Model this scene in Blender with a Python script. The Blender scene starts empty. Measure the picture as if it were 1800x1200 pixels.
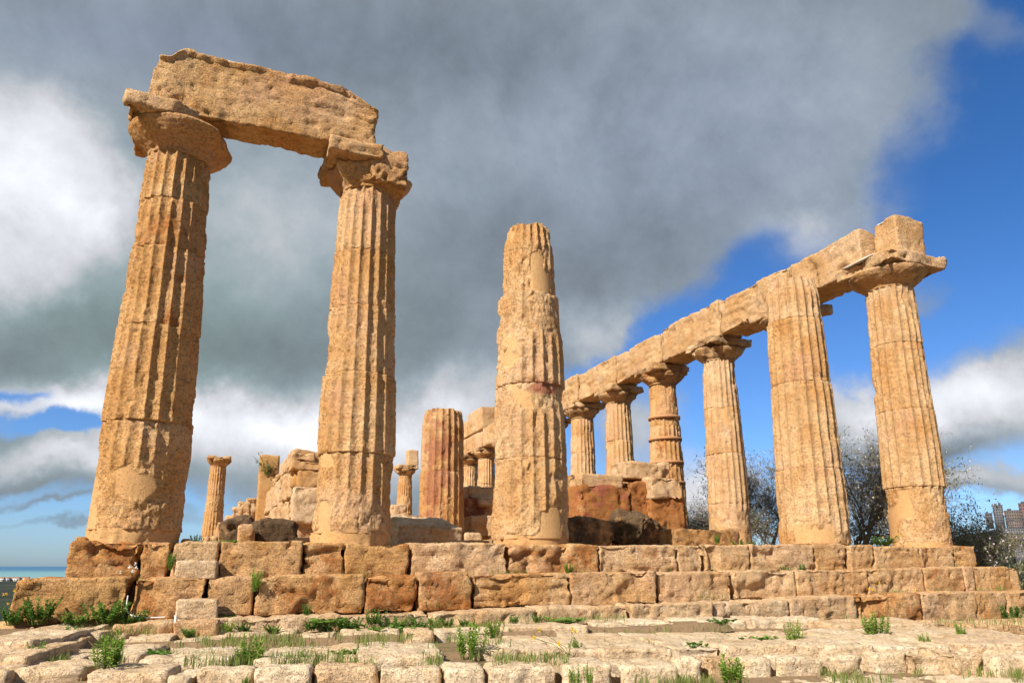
import bpy, math, random
import numpy as np
from mathutils import Matrix, Vector

SC = bpy.context.scene
COL = SC.collection
R = math.radians

# ------------------------------------------------------------------ camera
CX, CY, CZ = 1.30497, -11.50882, -0.37505
YAW, PITCH, ROLL, FPX = 0.366189, 0.233101, 0.00091, 1250.42
SHX, SHY = -3.578, 97.806                      # principal point offset (photo cropped), in 1800-px units
_F = np.array([math.sin(YAW)*math.cos(PITCH), math.cos(YAW)*math.cos(PITCH), math.sin(PITCH)])
_R0 = np.array([math.cos(YAW), -math.sin(YAW), 0.0]); _U0 = np.cross(_R0, _F)
_R = _R0*math.cos(ROLL) + _U0*math.sin(ROLL); _U = -_R0*math.sin(ROLL) + _U0*math.cos(ROLL)
_C = np.array([CX, CY, CZ])
cam = bpy.data.cameras.new("camera"); camo = bpy.data.objects.new("camera", cam); COL.objects.link(camo)
M = Matrix.Identity(4)
for i in range(3):
    M[i][0], M[i][1], M[i][2], M[i][3] = _R[i], _U[i], -_F[i], _C[i]
camo.matrix_world = M
cam.sensor_width = 36; cam.lens = FPX/1800*36
cam.shift_x = -SHX/1800; cam.shift_y = SHY/1800
cam.clip_start = 0.05; cam.clip_end = 120000
SC.camera = camo

def ray(px, py): return _F + _R*(px-900-SHX)/FPX - _U*(py-600-SHY)/FPX
def at(px, py, Y):  d = ray(px, py); return _C + d*(Y-_C[1])/d[1]
def atZ(px, py, Z): d = ray(px, py); return _C + d*(Z-_C[2])/d[2]
def atD(px, py, D): d = ray(px, py); return _C + d*D/math.hypot(d[0], d[1])

# ------------------------------------------------------------------ sun + sky
SUN_AZ, SUN_EL = R(59), R(37)                  # azimuth from -Y (east) towards -X (south)
sdir = Vector((-math.sin(SUN_AZ)*math.cos(SUN_EL), -math.cos(SUN_AZ)*math.cos(SUN_EL), math.sin(SUN_EL)))
sl = bpy.data.lights.new("sun", 'SUN'); sl.energy = 4.6; sl.angle = R(0.53); sl.color = (1.0, 0.925, 0.82)
so = bpy.data.objects.new("sun", sl); COL.objects.link(so)
so.rotation_euler = sdir.to_track_quat('Z', 'Y').to_euler(); so.location = (-30, -30, 40)
SC.view_settings.view_transform = 'Standard'; SC.view_settings.look = 'None'
SC.view_settings.gamma = 1.0; SC.view_settings.exposure = 0.76
try: SC.view_settings.use_curve_mapping = False
except Exception: pass

W = bpy.data.worlds.new("World"); SC.world = W; W.use_nodes = True
nt = W.node_tree; nt.nodes.clear()
class G:                                        # tiny node-graph helper
    def __init__(s, t): s.t = t
    def n(s, typ, **k):
        x = s.t.nodes.new(typ)
        for a, b in k.items(): setattr(x, a, b)
        return x
    def put(s, sock, v):
        if isinstance(v, bpy.types.NodeSocket): s.t.links.new(v, sock)
        elif v is not None: sock.default_value = v
    def m(s, op, a, b=None, c=None, clamp=False):
        x = s.n('ShaderNodeMath', operation=op, use_clamp=clamp)
        for i, v in enumerate((a, b, c)):
            if v is not None: s.put(x.inputs[i], v)
        return x.outputs[0]
    def v(s, op, a, b=None):
        x = s.n('ShaderNodeVectorMath', operation=op)
        s.put(x.inputs[0], a)
        if b is not None: s.put(x.inputs[1], b)
        return x.outputs['Value'] if op in ('DOT_PRODUCT', 'LENGTH') else x.outputs[0]
    def xyz(s, a, b, c):
        x = s.n('ShaderNodeCombineXYZ')
        for i, v in enumerate((a, b, c)): s.put(x.inputs[i], v)
        return x.outputs[0]
    def noise(s, vec, scale, detail=4, rough=.55, out=0, dist=0.0, lac=2.0):
        x = s.n('ShaderNodeTexNoise'); s.put(x.inputs['Vector'], vec)
        for k, v in (('Scale', scale), ('Detail', detail), ('Roughness', rough), ('Distortion', dist), ('Lacunarity', lac)): s.put(x.inputs[k], v)
        return x.outputs[out]
    def sm(s, val, a, b):                       # smoothstep a..b
        x = s.n('ShaderNodeMapRange', interpolation_type='SMOOTHSTEP')
        s.put(x.inputs[0], val); x.inputs[1].default_value = a; x.inputs[2].default_value = b
        x.inputs[3].default_value = 0.0; x.inputs[4].default_value = 1.0
        return x.outputs[0]
    def mix(s, f, a, b, mode='MIX'):
        x = s.n('ShaderNodeMix', data_type='RGBA', blend_type=mode)
        s.put(x.inputs[0], f)
        for i, v in ((6, a), (7, b)): s.put(x.inputs[i], (v + (1,)) if isinstance(v, tuple) and len(v) == 3 else v)
        return x.outputs[2]

g = G(nt)
D = g.n('ShaderNodeTexCoord').outputs['Generated']
dF = g.m('MAXIMUM', g.v('DOT_PRODUCT', D, tuple(_F)), 0.12)
U0 = g.m('DIVIDE', g.v('DOT_PRODUCT', D, tuple(_R)), dF)
V0 = g.m('DIVIDE', g.v('DOT_PRODUCT', D, tuple(_U)), dF)
uv = g.xyz(U0, V0, 0.0)                         # direction on the tangent plane of a fixed compass bearing
n1 = g.noise(D, 2.6, 6, .55, out=1)
n2 = g.noise(D, 9.0, 6, .6, out=1)
wv = g.v('ADD', uv, g.v('MULTIPLY', g.v('SUBTRACT', n1, (.5, .5, .5)), (.34, .26, 0)))
wv = g.v('ADD', wv, g.v('MULTIPLY', g.v('SUBTRACT', n2, (.5, .5, .5)), (.12, .10, 0)))
wsoft = g.v('ADD', uv, g.v('MULTIPLY', g.v('SUBTRACT', n1, (.5, .5, .5)), (.16, .12, 0)))
def UV(px, py): return ((px-900-SHX)/FPX, -(py-600-SHY)/FPX)
def blob(px, py, rx, ry, vec=None, ang=0.0):
    cx, cy = UV(px, py)
    d = g.v('SUBTRACT', vec if vec is not None else wv, (cx, cy, 0))
    if ang:
        x = g.n('ShaderNodeVectorRotate', rotation_type='Z_AXIS'); g.put(x.inputs['Vector'], d); x.inputs['Angle'].default_value = R(ang); d = x.outputs[0]
    d = g.v('MULTIPLY', d, (FPX/rx, FPX/ry, 0))
    return g.m('EXPONENT', g.m('MULTIPLY', g.v('DOT_PRODUCT', d, d), -1.0))
def lin(px0, py0, px1, py1, vec=None):          # signed distance (px) to a line, + on its right-hand/lower side
    (ax, ay), (bx, by) = UV(px0, py0), UV(px1, py1)
    L = math.hypot(bx-ax, by-ay); nx, ny = (by-ay)/L, -(bx-ax)/L
    return g.m('SUBTRACT', g.v('DOT_PRODUCT', vec if vec is not None else wv, (nx, ny, 0)), nx*ax+ny*ay)
def add(*a):
    r = a[0]
    for b in a[1:]: r = g.m('ADD', r, b)
    return r
def sc(x, k): return g.m('MULTIPLY', x, k)

# cloud cover: the big grey deck, cut by the blue on the right and low on the left
edge = lin(1000, 670, 1670, 20)                 # + towards lower right
blue_r = g.sm(edge, -.045, .06)
cover = g.m('SUBTRACT', 1.0, blue_r)
cover = add(cover, sc(blob(1430, 350, 130, 130), .95), sc(blob(1540, 190, 110, 60), .5))
cover = add(cover, sc(blob(1690, 760, 210, 85), 1.25), sc(blob(1500, 735, 90, 55), 1.0), sc(blob(1790, 690, 120, 60), .8),
            sc(blob(1760, 890, 260, 28), 1.0), sc(blob(1560, 520, 45, 25), .45), sc(blob(1620, 525, 50, 30), .5),
            sc(blob(1240, 850, 90, 60), .95), sc(blob(1115, 745, 60, 80), .8), sc(blob(1020, 600, 60, 45), .6), sc(blob(1730, 70, 120, 45), .45), sc(blob(1620, 150, 60, 60), .3))
low_l = g.m('MULTIPLY', g.sm(lin(0, 815, 900, 915), -.01, .09), g.m('SUBTRACT', 1.0, g.sm(lin(780, 1000, 720, 400), .0, .1)))
cover = g.m('SUBTRACT', cover, sc(low_l, .95))
cover = g.m('SUBTRACT', cover, add(sc(blob(110, 758, 120, 22), 1.5), sc(blob(35, 705, 70, 16), .8), sc(blob(700, 960, 90, 60), .9)))
cover = add(cover, sc(blob(120, 815, 200, 22), .75), sc(blob(20, 850, 80, 20), .7), sc(blob(180, 945, 220, 10), .55), sc(blob(60, 900, 140, 8), .45),
            sc(blob(1000, 880, 300, 40), .3))
cl = g.sm(cover, .12, .86)
# cloud brightness
bn = g.noise(D, 4.6, 8, .62, dist=.25)
bfine = g.noise(D, 12.0, 7, .62, dist=.15)
br = add(0.30,
         sc(blob(30, 300, 190, 160), .26), sc(g.sm(blob(10, 335, 270, 240), .34, .66), .25), sc(blob(170, 420, 190, 120), .10), sc(blob(480, 410, 170, 130, wsoft), .15),
         sc(blob(550, 745, 330, 52), .55), sc(blob(120, 715, 190, 34), .48), sc(blob(420, 800, 300, 60), .20),
         sc(blob(110, 820, 200, 26), .35), sc(blob(1130, 230, 380, 200, wsoft), .08), sc(blob(1450, 250, 150, 260), .02),
         sc(blob(1390, 430, 80, 60), .20), sc(blob(1640, 715, 240, 55), .50), sc(blob(1790, 770, 160, 50), .10),
         sc(blob(1250, 840, 110, 70), .40), sc(blob(1040, 620, 90, 50), .18), sc(blob(1700, 880, 260, 30), .22), sc(blob(1120, 740, 80, 80), .12))
br = g.m('SUBTRACT', br, add(sc(blob(420, 590, 420, 95, wsoft), .075), sc(blob(1000, 430, 300, 130, wsoft), .07), sc(blob(800, 60, 520, 110, wsoft), .06),
                             sc(blob(1620, 815, 160, 40), .14)))
br = g.m('MULTIPLY', br, add(.24, sc(bn, .88), sc(bfine, .64)))
br = g.m('MAXIMUM', br, .06)
teal = blob(260, 560, 430, 260, wsoft)
violet = g.m('ADD', blob(1250, 250, 520, 300, wsoft), blob(300, 60, 500, 80, wsoft), clamp=True)
ccol = g.mix(teal, (.80, .955, 1.10), (.76, .99, 1.03))
ccol = g.mix(violet, ccol, (.78, .94, 1.19))
ccol = g.mix(g.sm(br, .30, .6), ccol, (.96, .985, 1.05))
cloud = g.v('SCALE', ccol); nt.nodes[-1].inputs['Scale'].default_value = 1.0; g.put(nt.nodes[-1].inputs['Scale'], sc(br, 10.0*0.665))
sky = g.n('ShaderNodeTexSky', sky_type='NISHITA', sun_disc=False, sun_elevation=SUN_EL)
sky.sun_rotation = math.atan2(sdir.x, sdir.y); sky.altitude = 100; sky.air_density = 1.0; sky.dust_density = .6; sky.ozone_density = 2.5
skyc = g.mix(g.sm(V0, -.42, .42), (.52, .68, .98), (.24, .50, .80)); skyc = g.mix(1.0, sky.outputs[0], skyc, 'MULTIPLY')
full = g.mix(cl, skyc, cloud)
bg = g.n('ShaderNodeBackground'); g.put(bg.inputs[0], full); bg.inputs[1].default_value = 0.1
wo = g.n('ShaderNodeOutputWorld'); nt.links.new(bg.outputs[0], wo.inputs[0])

# ------------------------------------------------------------------ noise (numpy)
_rng = np.random.RandomState(7); _T = _rng.rand(64, 64, 64).astype(np.float32)
def vnoise(P):
    P = np.asarray(P, np.float32); i = np.floor(P).astype(np.int64); f = P - i; f = f*f*f*(f*(f*6-15)+10)
    x0, y0, z0 = (i[:, k] & 63 for k in range(3)); x1, y1, z1 = ((i[:, k]+1) & 63 for k in range(3))
    fx, fy, fz = f[:, 0], f[:, 1], f[:, 2]
    def L(a, b, t): return a + (b-a)*t
    return L(L(L(_T[x0,y0,z0], _T[x1,y0,z0], fx), L(_T[x0,y1,z0], _T[x1,y1,z0], fx), fy),
             L(L(_T[x0,y0,z1], _T[x1,y0,z1], fx), L(_T[x0,y1,z1], _T[x1,y1,z1], fx), fy), fz)
def fbm(P, o=4, g_=.5):
    P = np.asarray(P, np.float32); a, s, t = 1.0, 0.0, 0.0
    for k in range(o):
        s = s + a*vnoise(P*(2.03**k) + 17.3*k); t += a; a *= g_
    return s/t
def rid(P, o=5, g_=.6):
    P = np.asarray(P, np.float32); a, s, t = 1.0, 0.0, 0.0
    for k in range(o):
        s = s + a*(1-np.abs(2*vnoise(P*(2.07**k)+9.1*k)-1)); t += a; a *= g_
    return s/t
def ss(x, a, b): t = np.clip((x-a)/(b-a), 0, 1); return t*t*(3-2*t)
def sdoff(seed): r = np.random.RandomState(seed); return r.rand(3).astype(np.float32)*60

# ------------------------------------------------------------------ object helpers
def tag(o, label=None, cat=None, group=None, kind=None):
    for k, v in (('label', label), ('category', cat), ('group', group), ('kind', kind)):
        if v: o[k] = v
    return o
def empty(name, loc=(0, 0, 0), label=None, cat=None, group=None, rz=0):
    o = bpy.data.objects.new(name, None); COL.objects.link(o); o.location = loc; o.rotation_euler = (0, 0, rz)
    o.empty_display_size = .2
    return tag(o, label, cat, group)
def mesh(name, V, faces, mat, parent=None, attrs=None, smooth=True, props=None, loc=None, rot=None):
    """faces: list of integer arrays (n,3)/(n,4) and/or single ngon lists"""
    me = bpy.data.meshes.new(name); V = np.asarray(V, np.float32)
    loops, starts, tots, n = [], [], [], 0
    for F in faces:
        F = np.asarray(F, np.int32)
        if F.size == 0: continue
        if F.ndim == 1: F = F[None]
        k = F.shape[1]; loops.append(F.ravel()); starts.append(n + np.arange(len(F))*k); tots.append(np.full(len(F), k)); n += F.size
    loops = np.concatenate(loops).astype(np.int32); starts = np.concatenate(starts).astype(np.int32); tots = np.concatenate(tots).astype(np.int32)
    me.vertices.add(len(V)); me.vertices.foreach_set('co', V.ravel())
    me.loops.add(len(loops)); me.loops.foreach_set('vertex_index', loops)
    me.polygons.add(len(starts)); me.polygons.foreach_set('loop_start', starts); me.polygons.foreach_set('loop_total', tots)
    me.update(calc_edges=True)
    if smooth: me.polygons.foreach_set('use_smooth', np.ones(len(starts), bool))
    for k, a in (attrs or {}).items():
        at_ = me.attributes.new(k, 'FLOAT', 'POINT'); at_.data.foreach_set('value', np.asarray(a, np.float32))
    me.materials.append(mat); me.validate()
    o = bpy.data.objects.new(name, me); COL.objects.link(o); o.parent = parent
    if loc is not None: o.location = loc
    if rot is not None: o.rotation_euler = rot
    for k, v in (props or {}).items(): o[k] = float(v)
    return o

# ------------------------------------------------------------------ materials
def mat(name):
    m = bpy.data.materials.new(name); m.use_nodes = True; m.node_tree.nodes.clear(); q = G(m.node_tree)
    b = q.n('ShaderNodeBsdfPrincipled'); o = q.n('ShaderNodeOutputMaterial'); m.node_tree.links.new(b.outputs[0], o.inputs[0])
    b.inputs['Roughness'].default_value = .9; b.inputs['Specular IOR Level'].default_value = .15
    return m, q, b
def oattr(q, name): return q.n('ShaderNodeAttribute', attribute_type='OBJECT', attribute_name=name).outputs['Fac']
def vattr(q, name): return q.n('ShaderNodeAttribute', attribute_type='GEOMETRY', attribute_name=name).outputs['Fac']

def stone_material():
    """calcarenite; per-object props: tone (0 ochre-tan .. 1 pale bleached), rust, dark, red; vertex attrs: mortar, redv"""
    m, q, b = mat("calcarenite_stone")
    tc = q.n('ShaderNodeTexCoord').outputs['Object']; rnd = q.n('ShaderNodeObjectInfo').outputs['Random']
    P = q.v('ADD', tc, q.xyz(sc2(q, rnd, 37.0), sc2(q, rnd, 91.0), sc2(q, rnd, 13.0)))
    big = q.noise(P, 1.1, 5, .6); med = q.noise(P, 4.5, 6, .65); fine = q.noise(P, 26, 5, .65); grit = q.noise(P, 85, 3, .6)
    strat = q.noise(q.v('MULTIPLY', P, (1.2, 1.2, 9.0)), 2.4, 5, .6)
    tone, rust, dark, red = (oattr(q, k) for k in ('tone', 'rust', 'dark', 'red'))
    mort, redv = vattr(q, 'mortar'), vattr(q, 'redv')
    c = q.mix(q.sm(big, .33, .68), (.50, .262, .095), (.62, .365, .155))
    c = q.mix(sc2(q, q.sm(med, .42, .72), .45), c, (.38, .185, .065))
    c = q.mix(sc2(q, q.sm(q.noise(P, 2.3, 6, .7), .52, .74), .5), c, (.58, .39, .21))
    c = q.mix(sc2(q, q.sm(q.noise(P, .9, 5, .6), .48, .66), .55), c, (.56, .325, .19))
    pale = q.mix(q.sm(med, .35, .7), (.72, .61, .45), (.60, .465, .30))
    pale = q.mix(sc2(q, q.sm(strat, .45, .7), .45), pale, (.42, .29, .165))
    tn = q.m('ADD', tone, q.m('MULTIPLY', q.m('SUBTRACT', big, .5), .9), clamp=True)
    tn = q.m('MULTIPLY', tn, q.sm(tone, 0.0, .06))
    c = q.mix(tn, c, pale)
    # iron-red and orange patches
    rn = q.noise(P, 1.7, 6, .7)
    rm = q.sm(q.m('ADD', rn, q.m('MULTIPLY', rust, .42)), .66, .80)
    c = q.mix(q.m('MULTIPLY', rm, .8), c, q.mix(q.sm(fine, .4, .65), (.36, .11, .022), (.30, .15, .055)))
    rm2 = q.m('MAXIMUM', q.sm(q.m('ADD', q.noise(P, 2.6, 6, .65), q.m('MULTIPLY', red, .45)), .78, .86), redv)
    c = q.mix(q.m('MULTIPLY', rm2, .8), c, q.mix(q.sm(fine, .42, .62), (.27, .062, .042), (.40, .16, .10)))
    # repair mortar: smooth, even, warm
    c = q.mix(q.m('MULTIPLY', mort, .85), c, q.mix(big, (.48, .265, .11), (.56, .345, .16)))
    # white lichen / efflorescence specks and dark pores
    c = q.mix(q.m('MULTIPLY', q.sm(q.noise(P, 15, 4, .7), .66, .72), .5), c, (.62, .56, .47))
    c = q.mix(sc2(q, q.sm(fine, .58, .70), .46), c, (.17, .09, .04)); c = q.mix(sc2(q, q.sm(q.noise(P, 34, 2, .5, dist=1.0), .60, .68), .32), c, (.19, .10, .045))
    # bedding seams and hairline cracks, grey weathering streaks
    seam = q.sm(q.noise(q.v('MULTIPLY', P, (1.5, 1.5, 16.0)), 1.6, 6, .7), .60, .68); c = q.mix(sc2(q, seam, .22), c, (.21, .115, .05))
    strk = q.m('MULTIPLY', q.sm(q.noise(q.v('MULTIPLY', P, (5.0, 5.0, .7)), 1.3, 6, .7), .55, .72), q.sm(q.noise(P, .8, 4, .6), .45, .6))
    c = q.mix(sc2(q, strk, .32), c, (.25, .165, .09))
    # grey-black lichen crust
    dk = q.sm(q.m('ADD', q.noise(P, 2.1, 7, .72), q.m('MULTIPLY', dark, .5)), .62, .86)
    c = q.mix(q.m('MULTIPLY', dk, .88), c, q.mix(q.sm(grit, .4, .66), (.045, .033, .024), (.12, .085, .055)))
    c = q.mix(.35, c, q.mix(grit, (.25, .25, .25), (.75, .75, .75)), 'OVERLAY')
    q.put(b.inputs['Base Color'], c); b.inputs['Roughness'].default_value = .95; b.inputs['Specular IOR Level'].default_value = .1
    pore = q.sm(q.noise(P, 44, 3, .6, dist=.6), .60, .70)
    pore2 = q.sm(q.noise(P, 30, 2, .5, dist=1.2), .57, .66)
    h = q.m('ADD', q.m('MULTIPLY', fine, .9), q.m('MULTIPLY', grit, .22)); h = q.m('SUBTRACT', h, q.m('MULTIPLY', q.m('ADD', pore, pore2), .32))
    h = q.m('ADD', h, q.m('MULTIPLY', q.sm(fine, .66, .56), .55))
    h = q.m('ADD', h, q.m('MULTIPLY', strat, .5)); h = q.m('ADD', h, q.m('MULTIPLY', q.noise(P, 9, 6, .7), .5)); h = q.m('SUBTRACT', h, q.m('MULTIPLY', seam, .2))
    h = q.m('MULTIPLY', h, q.m('SUBTRACT', 1.0, q.m('MULTIPLY', mort, .75))); h = q.m('MULTIPLY', h, q.m('SUBTRACT', 1.0, q.m('MULTIPLY', tone, .45)))
    bp = q.n('ShaderNodeBump'); bp.inputs['Strength'].default_value = 1.0; bp.inputs['Distance'].default_value = .030
    q.put(bp.inputs['Height'], h); q.put(b.inputs['Normal'], bp.outputs[0])
    return m
def sc2(q, x, k): return q.m('MULTIPLY', x, k)
STONE = stone_material()

def leaf_material(name, a, b_, trans=.35):
    m, q, b = mat(name)
    rnd = q.n('ShaderNodeObjectInfo').outputs['Random']; P = q.n('ShaderNodeTexCoord').outputs['Object']
    f = q.m('ADD', q.m('MULTIPLY', rnd, .35), q.m('MULTIPLY', q.noise(P, 22, 3), .75))
    c = q.mix(q.sm(f, .25, .8), a, b_); q.put(b.inputs['Base Color'], c); b.inputs['Roughness'].default_value = .6
    tr = q.n('ShaderNodeBsdfTranslucent'); q.put(tr.inputs[0], c)
    mx = q.n('ShaderNodeMixShader'); mx.inputs[0].default_value = trans
    out = [n for n in m.node_tree.nodes if n.type == 'OUTPUT_MATERIAL'][0]
    m.node_tree.links.new(b.outputs[0], mx.inputs[1]); m.node_tree.links.new(tr.outputs[0], mx.inputs[2]); m.node_tree.links.new(mx.outputs[0], out.inputs[0])
    return m
WEED = leaf_material("weed_leaf", (.14, .25, .03), (.27, .40, .06))
WEEDDARK = leaf_material("herb_leaf", (.085, .18, .03), (.17, .30, .055))
GRASS = leaf_material("grass_blade", (.09, .17, .02), (.24, .27, .08))
TREELEAF = leaf_material("almond_leaf", (.16, .165, .085), (.27, .26, .14))
PETAL = leaf_material("almond_petal", (.62, .52, .53), (.78, .74, .74), .3)
def flat(name, c, rough=.85, nz=.2, scale=8.0, bump=0):
    m, q, b = mat(name); P = q.n('ShaderNodeTexCoord').outputs['Object']
    n = q.noise(P, scale, 5, .6)
    q.put(b.inputs['Base Color'], q.mix(n, tuple(x*(1-nz) for x in c), tuple(min(1, x*(1+nz)) for x in c))); b.inputs['Roughness'].default_value = rough
    if bump:
        bp = q.n('ShaderNodeBump'); bp.inputs['Strength'].default_value = .6; bp.inputs['Distance'].default_value = bump
        q.put(bp.inputs['Height'], q.noise(P, scale*4, 4)); q.put(b.inputs['Normal'], bp.outputs[0])
    return m
YELLOW = flat("yellow_petal", (.75, .50, .02)); WHITE = flat("white_petal", (.75, .73, .72)); BARK = flat("bark", (.20, .16, .125), bump=.02, scale=14)
PIPE = flat("white_plastic", (.68, .66, .62), .5, .06); DARKMETAL = flat("black_cable", (.03, .03, .03), .5)
LEAD = flat("pale_lead_cap", (.66, .62, .56), .8, .12, 5, .01); BANDM = flat("clay_coloured_band", (.44, .23, .11), .85, .15, 9, .01)
STEM = flat("green_stem", (.10, .16, .03))

def ground_material():
    m, q, b = mat("ground_cover"); P = q.n('ShaderNodeTexCoord').outputs['Object']
    far = q.sm(q.v('LENGTH', q.v('MULTIPLY', P, (1, 1, 0))), 60, 220)
    n = q.noise(P, .9, 6, .65); f = q.noise(P, 14, 5, .65); big = q.noise(P, .012, 6, .65); pat = q.noise(P, .0035, 5, .6)
    near = q.mix(q.sm(n, .50, .66), (.30, .20, .115), (.11, .13, .04))
    near = q.mix(sc2(q, f, .6), near, (.15, .10, .055))
    fr = q.mix(q.sm(big, .40, .60), (.016, .024, .018), (.036, .042, .026)); fr = q.mix(q.sm(pat, .56, .70), fr, (.07, .065, .042))
    q.put(b.inputs['Base Color'], q.mix(far, near, fr))
    bp = q.n('ShaderNodeBump'); bp.inputs['Strength'].default_value = .8; bp.inputs['Distance'].default_value = .05
    q.put(bp.inputs['Height'], f); q.put(b.inputs['Normal'], bp.outputs[0])
    return m
GROUND = ground_material()
def sea_material():
    m, q, b = mat("sea_water"); P = q.n('ShaderNodeTexCoord').outputs['Object']
    d = q.v('LENGTH', q.v('MULTIPLY', P, (1, 1, 0)))
    n = q.noise(q.v('MULTIPLY', P, (.0004, .0004, 0)), 1.0, 5)
    c = q.mix(q.sm(q.m('ADD', d, q.m('MULTIPLY', n, 4000)), 7500, 16000), (.15, .33, .35), (.022, .13, .27))
    q.put(b.inputs['Base Color'], c); b.inputs['Roughness'].default_value = .45; b.inputs['Specular IOR Level'].default_value = .3
    return m
SEA = sea_material()

# ------------------------------------------------------------------ terrain, sea
CITY = atD(1860, 1000, 1500.0)
def land_h(X, Y):
    X = np.asarray(X, np.float64); Y = np.asarray(Y, np.float64); n = fbm(np.stack([X*.25, Y*.25, 0*X+3.3], 1), 4)-.5
    h = -1.40 + .10*n
    h = h - ss(-Y, 5.5, 10.5)*.75                                     # drops towards the viewer
    out = np.maximum(0, np.maximum(np.maximum(-2.2-X, X-34), np.maximum(Y-52, -Y-22)))
    h = h - .85*np.clip(-2.3-X, 0, 14)*ss(Y, -9, -1)
    h = h - 0.20*out*ss(out, 0, 40) - .11*np.maximum(0, out-150)*(out < 1e9)
    h = np.maximum(h, -57 + 5*(fbm(np.stack([X*.004, Y*.004, 0*X], 1), 4)-.5))
    r = np.hypot(X-CX, Y-CY); a = np.degrees(np.arctan2(X-CX, Y-CY))     # compass bearing from the viewpoint, 0 = straight west
    h = h + ss(a, 12, 40)*ss(r, 150, 900)*18                             # hinterland rises to the north
    hill = 118*np.exp(-((X-CITY[0]-120)/420)**2-((Y-CITY[1])/420)**2)
    h = h + hill
    coast = 3600 + 500*(fbm(np.stack([X*.0006, Y*.0006, 0*X+9], 1), 3)-.5)*2
    sea = ss(r-coast, 0, 260)*(1-ss(a, 10, 24))*(a > -130)
    return h*(1-sea) + (-66)*sea
def terrain():
    s = np.linspace(-1, 1, 301); c = np.sign(s)*(np.abs(s)*26 + np.abs(s)**5*11000)
    X, Y = np.meshgrid(c+4, c+0, indexing='ij'); V = np.stack([X.ravel(), Y.ravel(), land_h(X.ravel(), Y.ravel())], 1)
    n = len(s); I = np.arange(n*n).reshape(n, n)
    F = np.stack([I[:-1, :-1], I[1:, :-1], I[1:, 1:], I[:-1, 1:]], -1).reshape(-1, 4)
    tag(mesh("ground", V, [F], GROUND), kind='structure')
    a = np.linspace(0, 2*math.pi, 97)[:-1]; rr = np.array([300, 2000, 6000, 15000, 40000, 90000.])
    V = np.stack([(rr[:, None]*np.cos(a)).ravel(), (rr[:, None]*np.sin(a)).ravel(), np.full(len(rr)*96, -60.)], 1)
    I = np.arange(len(rr)*96).reshape(len(rr), 96); J = np.roll(I, -1, 1)
    F = np.stack([I[:-1], I[1:], J[1:], J[:-1]], -1).reshape(-1, 4)
    tag(mesh("sea", V, [F], SEA), kind='structure')
terrain()

# ------------------------------------------------------------------ stone blocks
def block_geo(sx, sy, sz, seed, cell=.05, rad=.035, amp=.03, warp=.03, gouge=.0, strata=0.0, ends=None):
    """weathered box centred on the origin"""
    nx, ny, nz = (max(3, int(math.ceil(s/cell))) for s in (sx, sy, sz))
    nx, ny, nz = min(nx, 90), min(ny, 60), min(nz, 60)
    B = np.zeros((nx+1, ny+1, nz+1), bool); B[0] = B[-1] = True; B[:, 0] = B[:, -1] = True; B[:, :, 0] = B[:, :, -1] = True
    idx = -np.ones(B.shape, np.int64); idx[B] = np.arange(B.sum())
    I, J, K = np.nonzero(B); h = np.array([sx, sy, sz])/2
    p = np.stack([I/nx*2-1, J/ny*2-1, K/nz*2-1], 1)*h
    def q(a, fl):
        f = np.stack([a[:-1, :-1], a[1:, :-1], a[1:, 1:], a[:-1, 1:]], -1).reshape(-1, 4); return f[:, ::-1] if fl else f
    F = np.concatenate([q(idx[0], True), q(idx[-1], False), q(idx[:, 0], False), q(idx[:, -1], True), q(idx[:, :, 0], True), q(idx[:, :, -1], False)])
    off = sdoff(seed); P = p + off
    r = rad*(.30 + 1.5*fbm(P*2.2, 4, .6)**2 + 1.5*ss(fbm(P*3.4+5, 4, .6), .56, .74))
    r = np.minimum(r, .48*min(sx, sy, sz))[:, None]
    inner = np.clip(p, -(h-r), h-r); d = p-inner; L = np.linalg.norm(d, axis=1, keepdims=True); n = d/np.maximum(L, 1e-9)
    v = inner + n*np.minimum(r, L)
    w = np.stack([fbm(P*.9+k*11.7, 2)-.5 for k in range(3)], 1)
    v = v + w*warp*2
    Q = P + .10*np.stack([fbm(P*3.3+k*7.7, 3)-.5 for k in range(3)], 1)*np.array([2, 2, 1.])
    e = amp*1.1*(fbm(Q*2.4, 6, .62)-.5) + amp*.75*(rid(Q*np.array([4.2, 4.2, 6.5]), 5, .66)-.62) - amp*.55*ss(fbm(Q*9+3, 4, .65), .58, .72)
    if strata: e = e - strata*ss(fbm(P*np.array([1.6, 1.6, 8.5]), 4), .50, .66)*ss(vnoise(P*1.3+7), .3, .6)
    if gouge: e = e - gouge*ss(fbm(P*1.9+31, 4), .52, .72)
    v = v + n*e[:, None]
    return v, F
def block(name, label, cat, loc, size, seed, rz=0, parent=None, group=None, tone=.15, rust=.1, dark=0., red=0., shear=0., sheary=0., rot=None, post=None, **k):
    v, F = block_geo(*size, seed, **k)
    v[:, 2] += v[:, 0]*shear + v[:, 1]*sheary
    if post: v = post(v)
    o = mesh(name, v, [F], STONE, parent, props=dict(tone=tone, rust=rust, dark=dark, red=red), loc=loc, rot=rot or (0, 0, rz))
    if cat: tag(o, label, cat, group, "thing")
    elif label: o['label'] = label
    return o

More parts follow.
